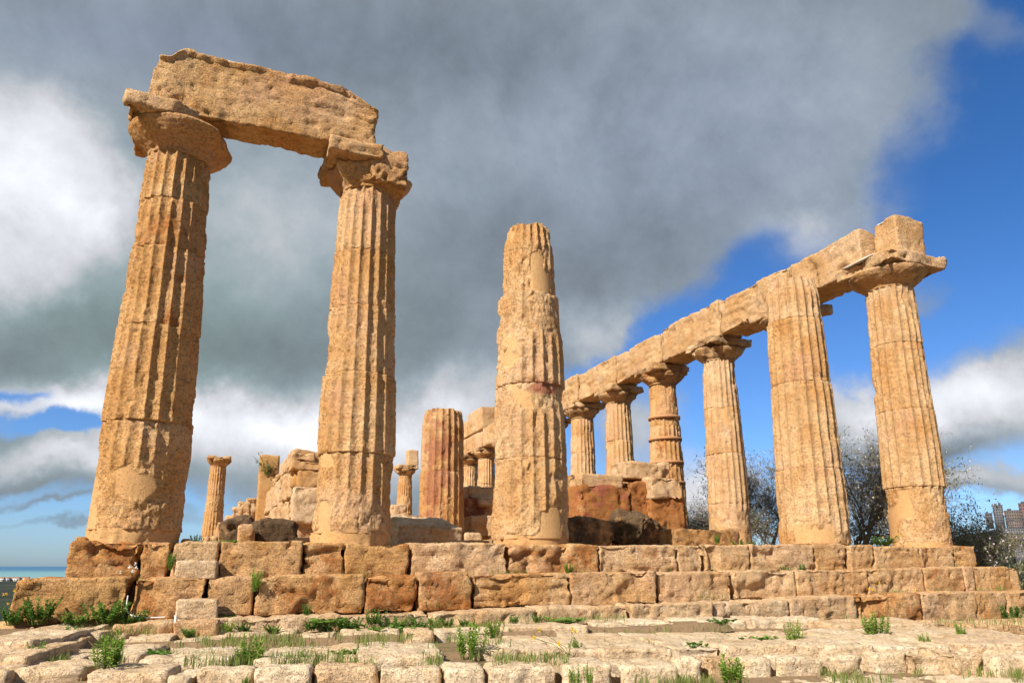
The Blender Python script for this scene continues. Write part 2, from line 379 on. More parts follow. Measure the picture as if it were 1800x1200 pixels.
# ------------------------------------------------------------------ columns
def drum_geo(z0, z1, zt, r0, r1, NT, dz, seed, wear=.5, foot=1.0, gouge=.5, topbreak=0., scale=1.0, rs=1.0, red=None, nomort=False, joint=1.0, smoothfoot=0.):
    th = np.arange(NT)*2*math.pi/NT
    zs = np.concatenate([[z0, z0+.006, z0+.018], np.arange(z0+.018+dz, z1-.018-dz*.4, dz), [z1-.018, z1-.006, z1]])
    T, Z = np.meshgrid(th, zs, indexing='xy'); T = T.ravel(); Z = Z.ravel()
    t = np.clip(Z/zt, 0, 1); Rr = (r0 + (r1-r0)*(t - .045*np.sin(math.pi*t)))*rs
    P = np.stack([np.cos(T)*.66, np.sin(T)*.66, Z], 1).astype(np.float32) + sdoff(seed)
    wl = fbm(P*1.1, 4, .55); footw = ss(-Z, -1.5, -.15)*foot
    w = np.clip(ss(wl + footw*.22 + (wear-.5)*.34, .545, .70), 0, 1)
    w = np.clip(w + smoothfoot*ss(-Z, -1.35, -1.15), 0, 1)
    u = (T*20/(2*math.pi)) % 1.0; scal = 1-(2*u-1)**2; dep = .050*r0/.66
    r = Rr - dep*scal*(1-w) - dep*.72*w
    Q = P + .12*np.stack([fbm(P*3.7+k*7.7, 3)-.5 for k in range(3)], 1)
    r = r - .022*ss(fbm(Q*np.array([6, 6, 4.]), 4, .6), .56, .70)*(1-scal*.8)*(.25+.5*wear+w)
    r = r - w*.085*(fbm(Q*3.4+3, 6, .62)-.40) - w*.040*(rid(Q*np.array([3.6, 3.6, 5.5])+13, 5, .66)-.62)
    r = r - (.009+.012*w)*(fbm(Q*11, 4, .65)-.5) - .009*ss(fbm(Q*17, 3, .6), .56, .70)
    r = r - .13*gouge*ss(fbm(Q*1.5+41, 5, .55), .56, .66)*(.55+.45*rid(Q*4))
    mort = ss(vnoise(P*2.3+23), .56, .66)*ss(w, .35, .7) if not nomort else np.zeros_like(w)
    r = r*(1-mort) + mort*(Rr-.55*dep-.012+.010*(vnoise(P*3)-.5))
    ed = np.minimum(Z-z0, z1-Z); jn = (vnoise(P*np.array([3.5, 3.5, .5])+7) > .35)*1.0
    r = r - joint*(.010*ss(-ed, -.008, 0) + .022*ss(-ed, -.06, 0)*ss(fbm(P*5+2, 4), .56, .70))
    Zd = Z.copy()
    if topbreak:
        tt = ss(Z, z1-.55, z1); cs = np.stack([np.cos(T)*.9, np.sin(T)*.9, 0*T], 1)+sdoff(seed+5)
        Zd = Z - topbreak*tt*(fbm(cs*1.6, 4)) ; r = r - .05*tt
    x, y = r*np.cos(T), r*np.sin(T); V = np.stack([x, y, Zd], 1); nr = len(zs)
    I = np.arange(nr*NT).reshape(nr, NT); J = np.roll(I, -1, 1)
    F = [np.stack([I[:-1], J[:-1], J[1:], I[1:]], -1).reshape(-1, 4)]
    def cap(ring, zz, flip):
        nonlocal V
        base = len(V); rings = [ring]
        for f in (.8, .5, .2):
            vv = V[ring].copy(); vv[:, :2] *= f; vv[:, 2] = vv[:, 2]*f + (1-f)*V[ring][:, 2].mean() + .03*(vnoise(vv*4+sdoff(seed+9))-.5)
            rings.append(len(V)+np.arange(NT)); V = np.concatenate([V, vv])
        for a, b in zip(rings[:-1], rings[1:]):
            f = np.stack([a, np.roll(a, -1), np.roll(b, -1), b], -1); F.append(f[:, ::-1] if flip else f)
        F.append(rings[-1][::-1] if flip else rings[-1])
    cap(I[0], z0, True); cap(I[-1], z1, False)
    pad = len(V)-len(mort); mo = np.concatenate([mort, np.zeros(pad)])
    rv = np.zeros(len(V))
    if red is not None:
        rv[:len(Z)] = red(T, Z, fbm(P*2.2+51, 4))
    return V, F, mo, rv
def capital_geo(z0, h, r0, r1, NT, seed, brk=.25, amp=.05, chunks=()):
    prof = [(0, r0*.985), (.07, r0*1.0), (.11, r0*.985), (.15, r0*1.03), (.30, r0+(r1-r0)*.30), (.45, r0+(r1-r0)*.55), (.62, r0+(r1-r0)*.79), (.78, r0+(r1-r0)*.95), (.90, r1), (1.0, r1*.965)]
    tz = np.linspace(0, 1, 30); rr = np.interp(tz, [p[0] for p in prof], [p[1] for p in prof])
    th = np.arange(NT)*2*math.pi/NT; T, Zt = np.meshgrid(th, tz); T = T.ravel(); Zt = Zt.ravel(); r = np.repeat(rr, NT)
    P = np.stack([np.cos(T)*r, np.sin(T)*r, Zt*h], 1).astype(np.float32)+sdoff(seed)
    cut = brk*ss(fbm(P*np.array([1.5, 1.5, .8]), 3), .50, .72)*ss(Zt, .15, .8)
    Q = P + .12*np.stack([fbm(P*3.7+k*7.7, 3)-.5 for k in range(3)], 1)
    r = r - cut*(r1-r0)*2.0 - amp*(fbm(Q*3.4, 6, .62)-.45) - amp*.7*(rid(Q*np.array([3.2, 3.2, 6]), 5)-.62)
    for a, wd, dp in chunks:
        da = np.abs((T-a+math.pi) % (2*math.pi)-math.pi); r = r - dp*ss(-da, -wd, -wd*.4)*ss(Zt, .1, .5)
    V = np.stack([r*np.cos(T), r*np.sin(T), z0+Zt*h], 1); nr = len(tz)
    I = np.arange(nr*NT).reshape(nr, NT); J = np.roll(I, -1, 1)
    return V, [np.stack([I[:-1], J[:-1], J[1:], I[1:]], -1).reshape(-1, 4), I[0][::-1], I[-1]]

NECK = 5.90
def column(label, X, Y, r0=.66, r1=.50, ztop=NECK, joints=(1.45, 2.95, 4.4), seed=1, hi=True, wear=.5, foot=1., gouge=.4, cap=True, tone=.12, rust=.12, dark=0., capdark=.25,
           topbreak=0., group=None, zb=0.10, collar=True, ech=.42, aba=(1.62, 1.62, .27), abarot=0., abaoff=(0, 0), brk=.22, chunks=(), r1cap=None, red=None, rscale=None, redp=0.,
           smoothfoot=0., name="temple_column", cat="column", nomort=False, abagouge=.10, abapost=None, dwear=None, dz=None, abadrop=0.):
    root = empty(name, (X, Y, 0), label, cat, group)
    NT = 280 if hi else 140; dz = dz or (.026 if hi else .06)
    zs = [zb] + [j for j in joints if j < ztop-.2] + [ztop]
    rs = random.Random(seed)
    for i in range(len(zs)-1):
        k = (rscale or {}).get(i, 1+rs.uniform(-.010, .010))
        last = i == len(zs)-2
        V, F, mo, rv = drum_geo(zs[i], zs[i+1], max(ztop, 5.0), r0, r1, NT, dz, seed*31+i, (dwear or {}).get(i, wear), foot, gouge, topbreak if last else 0., rs=k, red=red, nomort=nomort, smoothfoot=smoothfoot)
        V[:, 0] += rs.uniform(-.008, .008); V[:, 1] += rs.uniform(-.008, .008)
        mesh("drum", V, F, STONE, root, dict(mortar=mo, redv=rv), props=dict(tone=max(0, tone+rs.uniform(-.12, .12)), rust=rust+rs.uniform(-.1, .12), dark=dark, red=redp))
    if collar:
        V, F, mo, rv = drum_geo(-.14, zb+.02, 5., r0*.955, r0*.9, 96, .03, seed*31+77, 1., 0., .0, joint=0)
        mesh("mortar_base", V, F, STONE, root, dict(mortar=np.ones(len(V)), redv=rv), props=dict(tone=0., rust=.1, dark=0., red=0.))
    if cap:
        re = r1cap or r1*1.58
        V, F = capital_geo(ztop, ech, r1*.985, re, NT if hi else 96, seed*17+3, brk, .05 if hi else .06, chunks)
        c = mesh("capital", V, F, STONE, root, props=dict(tone=tone, rust=rust, dark=capdark, red=0.))
        if aba:
            v, F = block_geo(*aba, seed*13+5, cell=.05 if hi else .09, rad=.05, amp=.075, warp=.025, gouge=abagouge, strata=.03)
            if abapost: v = abapost(v)
            mesh("abacus", v, [F], STONE, c, props=dict(tone=tone+.1, rust=rust*.5, dark=capdark*.9, red=0.), loc=(abaoff[0], abaoff[1], ztop+ech+aba[2]/2-.012-abadrop), rot=(0, 0, abarot))
    root['kind'] = 'thing'
    return root

def corner_cut(v):                                # front right corner of the slab has broken away
    v = v.copy(); d = v[:, 0]*.8 - v[:, 1]*.6 - .42 + .16*(fbm(v*2.2+5, 4)-.5); k = np.maximum(d, 0)*.8
    v[:, 0] -= k*.8; v[:, 1] += k*.6; return v
S, SF = 3.06, 3.212
EX = 5*S
# --- the east front
column("tall weathered column carrying the left end of the lone lintel, nearest the sea", 0.02, 0, .655, .475, seed=3, joints=(1.62, 3.05, 4.30, 5.1), wear=.32, gouge=.22, foot=2.0, rust=.22, tone=.02, capdark=.12,
       aba=(1.42, 1.56, .27), abaoff=(-.06, 0), abapost=corner_cut, brk=.2, chunks=((math.radians(-15), .55, .10),), r1cap=.80, ech=.44, rscale={0: .99, 1: 1.01})
c2 = column("tall weathered column carrying the right end of the lone lintel", S-.01, 0, .66, .485, seed=8, joints=(1.33, 2.62, 3.75, 4.75), wear=.30, gouge=.18, foot=2.1, rust=.12, tone=.06, capdark=.10,
       aba=(.90, 1.35, .28), abaoff=(-.36, -.03), abarot=R(1), abagouge=.02, brk=.30, r1cap=.76, ech=.42, chunks=((math.radians(-70), .5, .16), (math.radians(195), .3, .1)), rscale={0: .965, 1: 1.02})
block("capital_remnant", "dark crumbling right side of the capital", None, (.24, -.06, 6.27), (.66, 1.15, .68), 555, parent=c2, tone=.02, rust=.2, dark=.2, cell=.035, rad=.10, amp=.10, gouge=.05, strata=.04)
def red3(T, Z, n): return ss(n-.10*np.abs(Z-2.65), .50, .56)*ss(-np.abs(Z-2.55), -.30, -.12)*ss(np.cos(T-R(-55)), .3, .7)
column("broken column standing alone in the middle of the front, rough flat top without capital", 2*S-.02, 0, .70, .51, ztop=5.90, seed=12, joints=(1.42, 2.72, 4.42), wear=.54, gouge=.40, cap=False, tone=.24, rust=.06,
       topbreak=.14, red=red3, rscale={0: .985, 1: 1.0, 2: 1.03, 3: .90}, zb=.06, foot=.7, dwear={2: .60, 3: .92})
column("thick column without capital in front of the long lintel, second from the right end", 12.35, 0, .69, .545, ztop=5.83, seed=21, joints=(1.55, 3.35, 4.75), wear=.24, gouge=.16, cap=False, tone=.16, rust=.10,
       topbreak=.25, rscale={0: 1.02, 1: 1.0, 2: 1.0, 3: .985}, foot=.5, zb=.05)
column("corner column at the right end with a broad crumbling capital and an eroded smooth foot", EX-.02, 0, .66, .51, seed=26, joints=(1.30, 3.0, 4.55), wear=.24, gouge=.14, tone=.14, rust=.08, capdark=.25,
       aba=(1.75, 1.60, .30), abaoff=(.12, 0), brk=.12, r1cap=.84, ech=.42, smoothfoot=1., foot=.6, rscale={0: .955}, abagouge=.12)
# --- the north flank, receding
NG = "columns of the long right-hand colonnade"
flab = {1: "colonnade column mostly hidden behind the thick column without capital",
        2: "fluted column with smooth patched foot left of the thick column without capital",
        3: "plastered column strapped with clay bands behind the ruined red wall",
        4: "slim fluted column just left of the column strapped with bands",
        5: "fluted column close beside the right edge of the broken middle column",
        6: "colonnade column first hidden behind the broken middle column",
        7: "colonnade column second hidden behind the broken middle column",
        8: "colonnade column third hidden behind the broken middle column",
        9: "small far column touching the left edge of the broken middle column",
        10: "darker far column between the reddish stump and the middle column",
        11: "far colonnade column hidden behind the reddish stump",
        12: "corner column at the far end of the colonnade, behind the reddish stump"}
for k in range(1, 13):
    kw = dict(seed=40+k, hi=False, wear=.42, gouge=.3, tone=.14 + .05*(k % 3), rust=.08, capdark=.34, r1cap=.80, ech=.40, aba=(1.55, 1.55, .28), brk=.25, foot=.6, dz=.05 if k < 5 else .08)
    if k == 3: kw.update(wear=.78, rust=.35, tone=.02, redp=.3)
    if k == 2: kw.update(smoothfoot=1.)
    c = column(flab[k], EX-.02, k*SF, group=NG, **kw)
    if k == 3:
        for zz in (2.42, 3.12, 3.95, 4.72):
            a = np.arange(64)*2*math.pi/64; rr = .655-(zz/5.9)*.155
            ring = [(rr+.0, -.05), (rr+.028, -.045), (rr+.032, .045), (rr+.0, .05)]
            V = np.concatenate([np.stack([r_*np.cos(a)*(1+.01*np.sin(3*a)), r_*np.sin(a), np.full(64, zz+z_)], 1) for r_, z_ in ring])
            I = np.arange(256).reshape(4, 64); J = np.roll(I, -1, 1)
            mesh("band", V, [np.stack([I, J, np.roll(J, -1, 0), np.roll(I, -1, 0)], -1).reshape(-1, 4)], BANDM, c)
column("lone small column with worn capital far off between the two lintel columns", 0.1, 12*SF-.2, .66, .49, seed=71, hi=False, wear=.5, gouge=.35, tone=.0, rust=.22, capdark=.18, aba=(1.45, 1.4, .22), r1cap=.78, ech=.45, brk=.35, dz=.05)
wc = column("far column with capital peeping out left of the reddish stump", 12.5, 12*SF, .66, .49, seed=74, hi=False, wear=.5, tone=.1, rust=.1, capdark=.45, aba=(1.5, 1.5, .28), r1cap=.8, dz=.08)
block("lintel_stub", "pale upright stone stub standing on the far capital beside the reddish stump", "block", (12.95, 12*SF, 7.15), (.75, .8, 1.15), 611, tone=.3, cell=.1)
# --- pronaos columns
def red_s(T, Z, n): return .75*ss(n+.14*np.cos(T-R(-112))-.05*np.abs(Z-2.2), .46, .66)*ss(np.cos(T-R(-118))+(n-.5)*.5, .66, .96)
column("reddish broken column stump inside the temple, between two front columns", 6.86, 8.5, .665, .60, ztop=4.15, seed=81, joints=(2.25,), wear=.36, cap=False, tone=.05, rust=.22, red=red_s, topbreak=.12, gouge=.2, collar=False, zb=.0)
column("low broken stump in shade against the right edge of the middle column", 10.95, 8.9, .62, .58, ztop=2.45, seed=83, joints=(), wear=.5, cap=False, tone=.1, rust=.1, dark=.2, topbreak=.2, hi=False, collar=False, zb=.0)

# ------------------------------------------------------------------ architraves
v0 = at(272, 178, -.52); v1 = at(660, 250, -.52)
def lintel(label, x0, x1, y0, y1, z0, z1, seed, **k):
    kw = dict(cell=.05, rad=.05, amp=.045, warp=.03, strata=.035, gouge=.05, tone=.06, rust=.12); kw.update(k)
    return block("lintel_block", label, "lintel", ((x0+x1)/2, (y0+y1)/2, (z0+z1)/2), (x1-x0, y1-y0, z1-z0), seed, **kw)
def lone_post(v):
    v = v.copy(); n = fbm(v*2.3+7, 4)-.5; t = (v[:, 2]+.56)/1.12
    v[:, 0] += np.clip(t, 0, 1)*.20*ss(-v[:, 0], .9, 1.78) + n*.12*ss(-v[:, 0], 1.2, 1.7)          # leaning broken left end
    v[:, 2] -= .34*ss(v[:, 0], 1.15, 1.85)*np.clip(t, 0, 1)**2 + .22*ss(-v[:, 0], 1.25, 1.5)*np.clip(t, 0, 1)**3   # lost upper corners
    led = ss(t, .90, .93)*ss(fbm(v*np.array([2., .1, .1])+3, 3), .42, .5)
    v[:, 1] -= .05*led*ss(-v[:, 1], .1, .25)                                                     # remains of the fillet
    return v
lintel("lone lintel block bridging the two tall columns on the left", -.58, 3.05, -.52, .08, 6.53, 7.66, 301, post=lone_post, cell=.036, amp=.05, gouge=.03, tone=.05, dark=.17, rust=.05)
def cap_sheet(label, loc, size, seed, rz=0):
    v, F = block_geo(*size, seed, cell=.06, rad=.02, amp=.03, warp=.03)
    tag(mesh("lead_cap", v, [F], LEAD, loc=loc, rot=(0, 0, rz)), label, "covering")
NL = "lintel blocks of the long right-hand colonnade"
nlab = ["lintel block next to the corner capital, right of the thick column's top", "lintel block running behind the top of the thick column without capital", "lintel block above the capital left of the thick column",
        "lintel block ending above the strapped column", "lintel block above the slim column left of the strapped one", "last lintel block before the broken middle column hides the row",
        "lintel block first hidden behind the middle column", "lintel block second hidden behind the middle column", "lintel block third hidden behind the middle column",
        "far lintel block under the upper course left of the middle column", "far lintel block between stump and middle column"]
ys = [.17, 2.55, 5.63, 8.84, 12.1, 15.45, 18.7, 21.9, 25.1, 28.3, 31.6, 34.6]
for i in range(11):
    far = i > 5
    lintel(nlab[i], EX-.52, EX+.48, ys[i]+.028, ys[i+1]-.028, 6.54, 7.56+.05*(i % 3)-.04*(i == 1)+.03*i*(i < 6), 320+i, group=NL, tone=.22, rust=.06, cell=.055 if not far else .11, gouge=.08 if i != 0 else .14, amp=.05)
lintel("taller squared end block standing on the corner capital at the far right", 15.17, 16.06, -.52, .14, 6.55, 7.66, 341, tone=.2, rust=.05, cell=.05, gouge=.04)
lintel("upper-course stone on the far lintel, with a dark socket", EX-.5, EX+.4, 28.5, 31.3, 7.68, 9.1, 343, tone=.25, cell=.1)
lintel("lower broken upper-course stone beside the socketed one", EX-.5, EX+.4, 31.4, 34.2, 7.66, 8.75, 344, tone=.22, cell=.1)

# ------------------------------------------------------------------ stepped platform
ORD = "first second third fourth fifth sixth seventh eighth ninth tenth eleventh twelfth thirteenth fourteenth fifteenth sixteenth seventeenth eighteenth".split()
def course(stepname, Y, depth, xs, ztop, zbot, seed, looks, tones, group, pxy):
    """xs: joint pixels on the front face; ztop/zbot: functions of X"""
    rr = random.Random(seed)
    for i in range(len(xs)-1):
        xa, xb = at(xs[i], pxy, Y)[0]+.012, at(xs[i+1], pxy, Y)[0]-.012
        xm = (xa+xb)/2; zt, zb_ = ztop(xm)+rr.uniform(-.018, .018), zbot(xm)-.085
        look, (tone, rust, dark, red, gg, st) = looks[i % len(looks)], tones[i % len(tones)]
        n = len(xs)-1
        pos = f"{ORD[i]} from the left" if i <= n//2 else (f"{ORD[n-1-i]} from the right" if i < n-1 else "last on the right")
        block("step_block", f"{look} block in the {stepname}, {pos}", "step block", (xm, Y+depth/2+rr.uniform(-.03, .03), (zt+zb_)/2), (xb-xa, depth, zt-zb_), seed*50+i,
              group=group, tone=tone, rust=rust*.8+(.11 if tone < .2 else .10), dark=dark, red=red, cell=.038 if xb-xa < 2 else .045, rad=.027, amp=.055, warp=.02, gouge=gg*.8, strata=st, shear=(ztop(xb)-ztop(xa))/(xb-xa) if abs(xb-xa) > .01 else 0, rz=rr.uniform(-.008, .008))
A_ = (.10, .25, 0, 0, .06, .03)
t1 = [(.0, .42, .12, .30, .14, .05), (.0, .30, .05, .32, .08, .04), (.28, .1, .05, 0, .05, .03), (.12, .12, .03, .02, .05, .02), (.03, .40, .05, .1, .15, .05), (.03, .42, .05, .1, .15, .05), (.20, .16, .03, 0, .06, .03),
      (.06, .50, 0, 0, .14, .07), (.25, .16, 0, 0, .06, .05), (.30, .08, 0, 0, .07, .03), (.35, .05, 0, .05, .12, .02), (.35, .05, .03, 0, .08, .03), (.1, .42, 0, 0, .14, .05), (.2, .2, 0, 0, .06, .02), (.16, .15, 0, 0, .06, .02), (.2, .15, .06, 0, .05, .04), (.1, .2, 0, 0, .05, .02)]
l1 = ["red-stained eroded", "small reddish", "pale squared", "smooth brown", "deeply pitted orange", "rough orange-brown", "long buff", "orange flaking", "diagonally grooved tan", "pale lumpy", "pale weathered", "long pale cracked", "broken rusty", "small tan wedge", "flat tan", "tan scored", "rounded end"]
course("top step", -.80, .95, [115, 246, 300, 386, 533, 606, 722, 894, 1052, 1190, 1238, 1320, 1431, 1493, 1535, 1622, 1681, 1718], lambda x: -.055+.006*x, lambda x: -.50+.007*x, 11, l1, t1, "blocks of the top step", 980)
t2 = [(.0, .36, .05, .08, .06, .05), (.02, .38, .05, .08, .09, .03), (.05, .3, .05, .05, .06, .03), (.04, .36, .05, .16, .10, .03), (.05, .62, .1, 0, .16, .05), (.05, .6, .12, 0, .15, .05), (.14, .26, .05, .02, .07, .05), (.22, .12, .03, .02, .08, .02),
      (.30, .06, 0, 0, .06, .02), (.32, .06, 0, .06, .09, .02), (.2, .22, 0, 0, .06, .03), (.2, .16, 0, 0, .06, .03), (.14, .15, .03, 0, .05, .02), (.12, .2, 0, 0, .10, .02), (.12, .12, 0, 0, .04, .02)]
l2 = ["long red-brown", "pitted red-brown", "short brown", "purplish pocked", "rusty hollowed", "orange layered", "long brown cracked", "buff pitted", "pale rough", "pale crumbling", "tan pitted", "tan smooth-faced", "squared tan", "narrow eroded", "smooth brown end"]
course("second step", -1.22, .62, [22, 228, 364, 448, 643, 735, 831, 1003, 1157, 1292, 1402, 1528, 1627, 1697, 1716, 1797], lambda x: -.515+.0085*x, lambda x: -.96+.009*x, 12, l2, t2, "blocks of the second step", 1030)
t3 = [(.35, .1, .03, 0, .05, .02), (.45, .05, .03, 0, .06, .02), (.45, .06, 0, .04, .06, .02), (.4, .08, 0, .02, .06, .02), (.4, .05, .02, .12, .06, .02), (.42, .05, 0, .1, .05, .02), (.45, .04, 0, .1, .05, .02), (.3, .1, .03, 0, .06, .02), (.1, .62, .05, .05, .12, .04), (.2, .2, .05, 0, .06, .02), (.16, .2, 0, .03, .06, .02), (.14, .2, 0, 0, .06, .02)]
l3 = ["sunken tan", "sunken pale", "low buff", "pale edged", "pinkish", "pale", "pale pinkish", "tan", "rust-orange hollow", "tan weathered", "brown", "brown end"]
course("third step", -1.66, .55, [193, 308, 600, 760, 945, 1108, 1255, 1392, 1512, 1627, 1722, 1777, 1900], lambda x: -1.03+.0125*x, lambda x: -1.36, 13, l3, t3, "blocks of the third step", 1090)
# core of the platform and its rubble floor
def core(name, x0, x1, y0, y1, z0, z1, seed, cell):
    v, F = block_geo(x1-x0, y1-y0, z1-z0, seed, cell=cell, rad=.1, amp=.08, warp=.04)
    tag(mesh(name, v, [F], STONE, loc=((x0+x1)/2, (y0+y1)/2, (z0+z1)/2), props=dict(tone=.1, rust=.3, dark=.1, red=0.)), kind='structure')
core("platform_floor", -.60, 15.95, .05, 39.6, -.9, -.07, 91, .45)
core("platform_terrace", -.95, 16.4, -.68, 40.0, -1.6, -.56, 92, .45)
core("platform_footing", -1.3, 16.8, -1.15, 40.4, -1.9, -1.0, 93, .45)
SG = "three stair stones set against the steps"
def pxblock(name, label, cat, x0, x1, yt, yb, Y, depth, seed, sink=.03, **k):
    """front-face pixels at depth plane Y -> real block"""
    a, b_ = at(x0, (yt+yb)/2, Y), at(x1, (yt+yb)/2, Y); zt = at((x0+x1)/2, yt, Y)[2]; zb_ = at((x0+x1)/2, yb, Y)[2]-sink
    return block(name, label, cat, ((a[0]+b_[0])/2, Y+depth/2, (zt+zb_)/2), (b_[0]-a[0], depth, zt-zb_), seed, **k)
pxblock("stair_stone", "highest stair stone, pale, leaning against the top step", "stair stone", 310, 384, 984, 1014, -1.12, .30, 401, group=SG, tone=.6, rust=0, cell=.025, rad=.03, amp=.03)
pxblock("stair_stone", "middle stair stone, grey-tan, against the second step", "stair stone", 307, 383, 1054, 1086, -1.56, .32, 402, group=SG, tone=.5, rust=0, dark=.08, cell=.025, rad=.03, amp=.03)
pxblock("stair_stone", "lowest stair stone, orange, beside a white pipe end", "stair stone", 306, 384, 1091, 1118, -2.0, .34, 403, group=SG, tone=.05, rust=.35, cell=.025, rad=.03, amp=.03)

def soil(x0, x1, y0, y1, z, tilt, name="soil"):
    nx, ny = int((x1-x0)/.06), int((y1-y0)/.06); X, Yg = np.meshgrid(np.linspace(x0, x1, nx), np.linspace(y0, y1, ny), indexing='ij'); X, Yg = X.ravel(), Yg.ravel()
    n = fbm(np.stack([X*1.3, Yg*1.3, 0*X+6], 1), 5)-.5; ed = np.minimum(np.minimum(X-x0, x1-X)/.5, np.minimum(Yg-y0, y1-Yg)/.15)
    V = np.stack([X, Yg, z+tilt*X+.10*n-.35*(1-ss(ed, 0, 1))], 1); I = np.arange(nx*ny).reshape(nx, ny)
    tag(mesh(name, V, [np.stack([I[:-1, :-1], I[1:, :-1], I[1:, 1:], I[:-1, 1:]], -1).reshape(-1, 4)], GROUND), kind='structure')
soil(-1.6, 8.5, -2.75, -1.45, -1.20, .004)
soil(-1.9, .35, -2.6, -1.1, -1.07, 0.0)
soil(-2.2, 10.0, -4.9, -2.4, -1.27, 0.0)
soil(9.5, 19.0, -4.5, -1.6, -1.37, 0.003)
# ------------------------------------------------------------------ foreground paving
def slab(label, x0, x1, yf, yb, z, h, seed, group, tone=.75, rust=.02, dark=.04, rad=.042, amp=.05, gouge=.05, strata=.012, red=0., warp=.032, gap=.04, cat="paving stone", name="paving_stone"):
    a, b_ = atZ(x0, yf, z), atZ(x1, yf, z); ang = .5*math.atan2(b_[1]-a[1], b_[0]-a[0])
    xm = (x0+x1)/2; f = (a+b_)/2; bk = atZ(xm, yb, z); dep = max(.25, bk[1]-f[1])
    return block(name, label, cat, (f[0]+dep*.04, f[1]+dep/2, z-h/2), (math.hypot(b_[0]-a[0], b_[1]-a[1])-gap, dep, h), seed, rz=ang, group=group, tone=tone, rust=rust, dark=dark, red=red, cell=.034, rad=rad, amp=amp, gouge=gouge, strata=strata, warp=warp, rot=(rr.uniform(-.012, .012), rr.uniform(-.010, .010), ang))
rr = random.Random(5)
def paving_row(rowname, specs, group, seed, dz=0., dyb=0., **kw):
    n = len(specs)
    for i, s in enumerate(specs):
        x0, x1, yf, yb, z, h = s[:6]; z += dz; yb += dyb; lk = s[6] if len(s) > 6 else "pale"; t = s[7] if len(s) > 7 else .75
        pos = f"{ORD[i]} from the left" if i <= n//2 else (f"{ORD[n-1-i]} from the right" if i < n-1 else "last on the right")
        slab(f"{lk} stone in the {rowname}, {pos}", x0, x1, yf, yb, z, h, seed+i, group, tone=t+rr.uniform(-.08, .08), **kw)
paving_row("thin kerb row under the third step", [(80, 190, 1112, 1096, -1.06, .3, "rounded tan", .5), (190, 222, 1117, 1112, -1.12, .2, "tiny tan", .6), (222, 306, 1119, 1109, -1.12, .3, "low buff"), (312, 398, 1122, 1110, -1.13, .3, "low cracked"), (400, 522, 1113, 1105, -1.11, .3, "flat pinkish", .7), (526, 592, 1117, 1107, -1.13, .3, "lumpy"), (600, 712, 1109, 1101, -1.10, .3, "long low"), (713, 768, 1109, 1101, -1.10, .3, "short orange-edged", .55), (770, 876, 1106, 1099, -1.10, .3, "sunken"), (878, 1042, 1100, 1092, -1.10, .3, "long pinkish", .65),
            (1042, 1196, 1093, 1086, -1.10, .3, "long pale"), (1198, 1320, 1089, 1082, -1.09, .3, "wide pale"), (1320, 1460, 1085, 1078, -1.08, .3, "wavy pale"), (1464, 1690, 1094, 1083, -1.12, .4, "long brown", .4), (1692, 1960, 1095, 1082, -1.14, .4, "far brown", .3)], "kerb stones under the third step", 500, dz=-.035, rad=.03, amp=.035, warp=.02, gap=.02)
paving_row("second paving row from the front", [(-40, 75, 1127, 1098, -1.05, .4, "grey-topped"), (-30, 55, 1152, 1130, -1.10, .4, "squarish tan", .6), (62, 90, 1140, 1120, -1.12, .3, "small upright", .55), (75, 152, 1156, 1138, -1.2, .3, "low flat"), (155, 255, 1152, 1132, -1.2, .3, "half-buried"), (257, 417, 1156, 1134, -1.18, .3, "long rounded"), (457, 568, 1155, 1133, -1.18, .3, "split"), (548, 640, 1149, 1128, -1.18, .3, "wedge-shaped"), (640, 800, 1152, 1126, -1.18, .3, "broad flat"),
            (836, 888, 1140, 1122, -1.17, .3, "small domed"), (888, 948, 1141, 1119, -1.17, .3, "domed"), (940, 1008, 1142, 1114, -1.17, .3, "tilted"), (1006, 1084, 1142, 1113, -1.17, .3, "smooth"), (1070, 1200, 1140, 1108, -1.16, .3, "broad lumpy"), (1200, 1285, 1138, 1106, -1.17, .3, "diagonal"), (1285, 1425, 1137, 1103, -1.17, .3, "wide flat"), (1425, 1560, 1135, 1101, -1.17, .3, "weathered flat"), (1555, 1690, 1131, 1099, -1.16, .3, "large tilted"), (1690, 1960, 1128, 1094, -1.16, .3, "very wide pale")], "paving stones of the second row", 540, rad=.022, amp=.038, gouge=.025, warp=.018, gap=.012)
paving_row("front row", [(-60, 18, 1180, 1165, -1.12, .5, "dark-edged tan", .5), (22, 157, 1176, 1157, -1.13, .5, "big rounded", .6), (157, 300, 1180, 1163, -1.15, .5, "cracked"), (302, 352, 1186, 1167, -1.17, .45, "small blocky"), (350, 452, 1176, 1164, -1.15, .5, "chipped"), (453, 552, 1176, 1163, -1.15, .5, "long-edged"), (554, 668, 1172, 1158, -1.15, .5, "orange-mottled", .5), (668, 782, 1172, 1157, -1.15, .5, "smooth"), (783, 860, 1172, 1157, -1.15, .5, "squarish"), (861, 988, 1170, 1154, -1.15, .5, "broad rounded"),
            (990, 1090, 1168, 1150, -1.16, .45, "ledge-shaped"), (1090, 1200, 1166, 1149, -1.17, .45, "knobbly"), (1200, 1243, 1160, 1147, -1.17, .4, "small pale"), (1243, 1303, 1157, 1144, -1.17, .4, "split orange", .5), (1303, 1362, 1154, 1142, -1.17, .4, "bulging"), (1364, 1460, 1153, 1140, -1.18, .4, "rough-faced"), (1460, 1530, 1151, 1138, -1.18, .4, "egg-shaped"), (1530, 1600, 1148, 1138, -1.18, .4, "upright-faced")], "paving stones of the front row", 580, dz=-.05, dyb=4, rad=.036, amp=.048, gouge=.04, warp=.022, gap=.03)
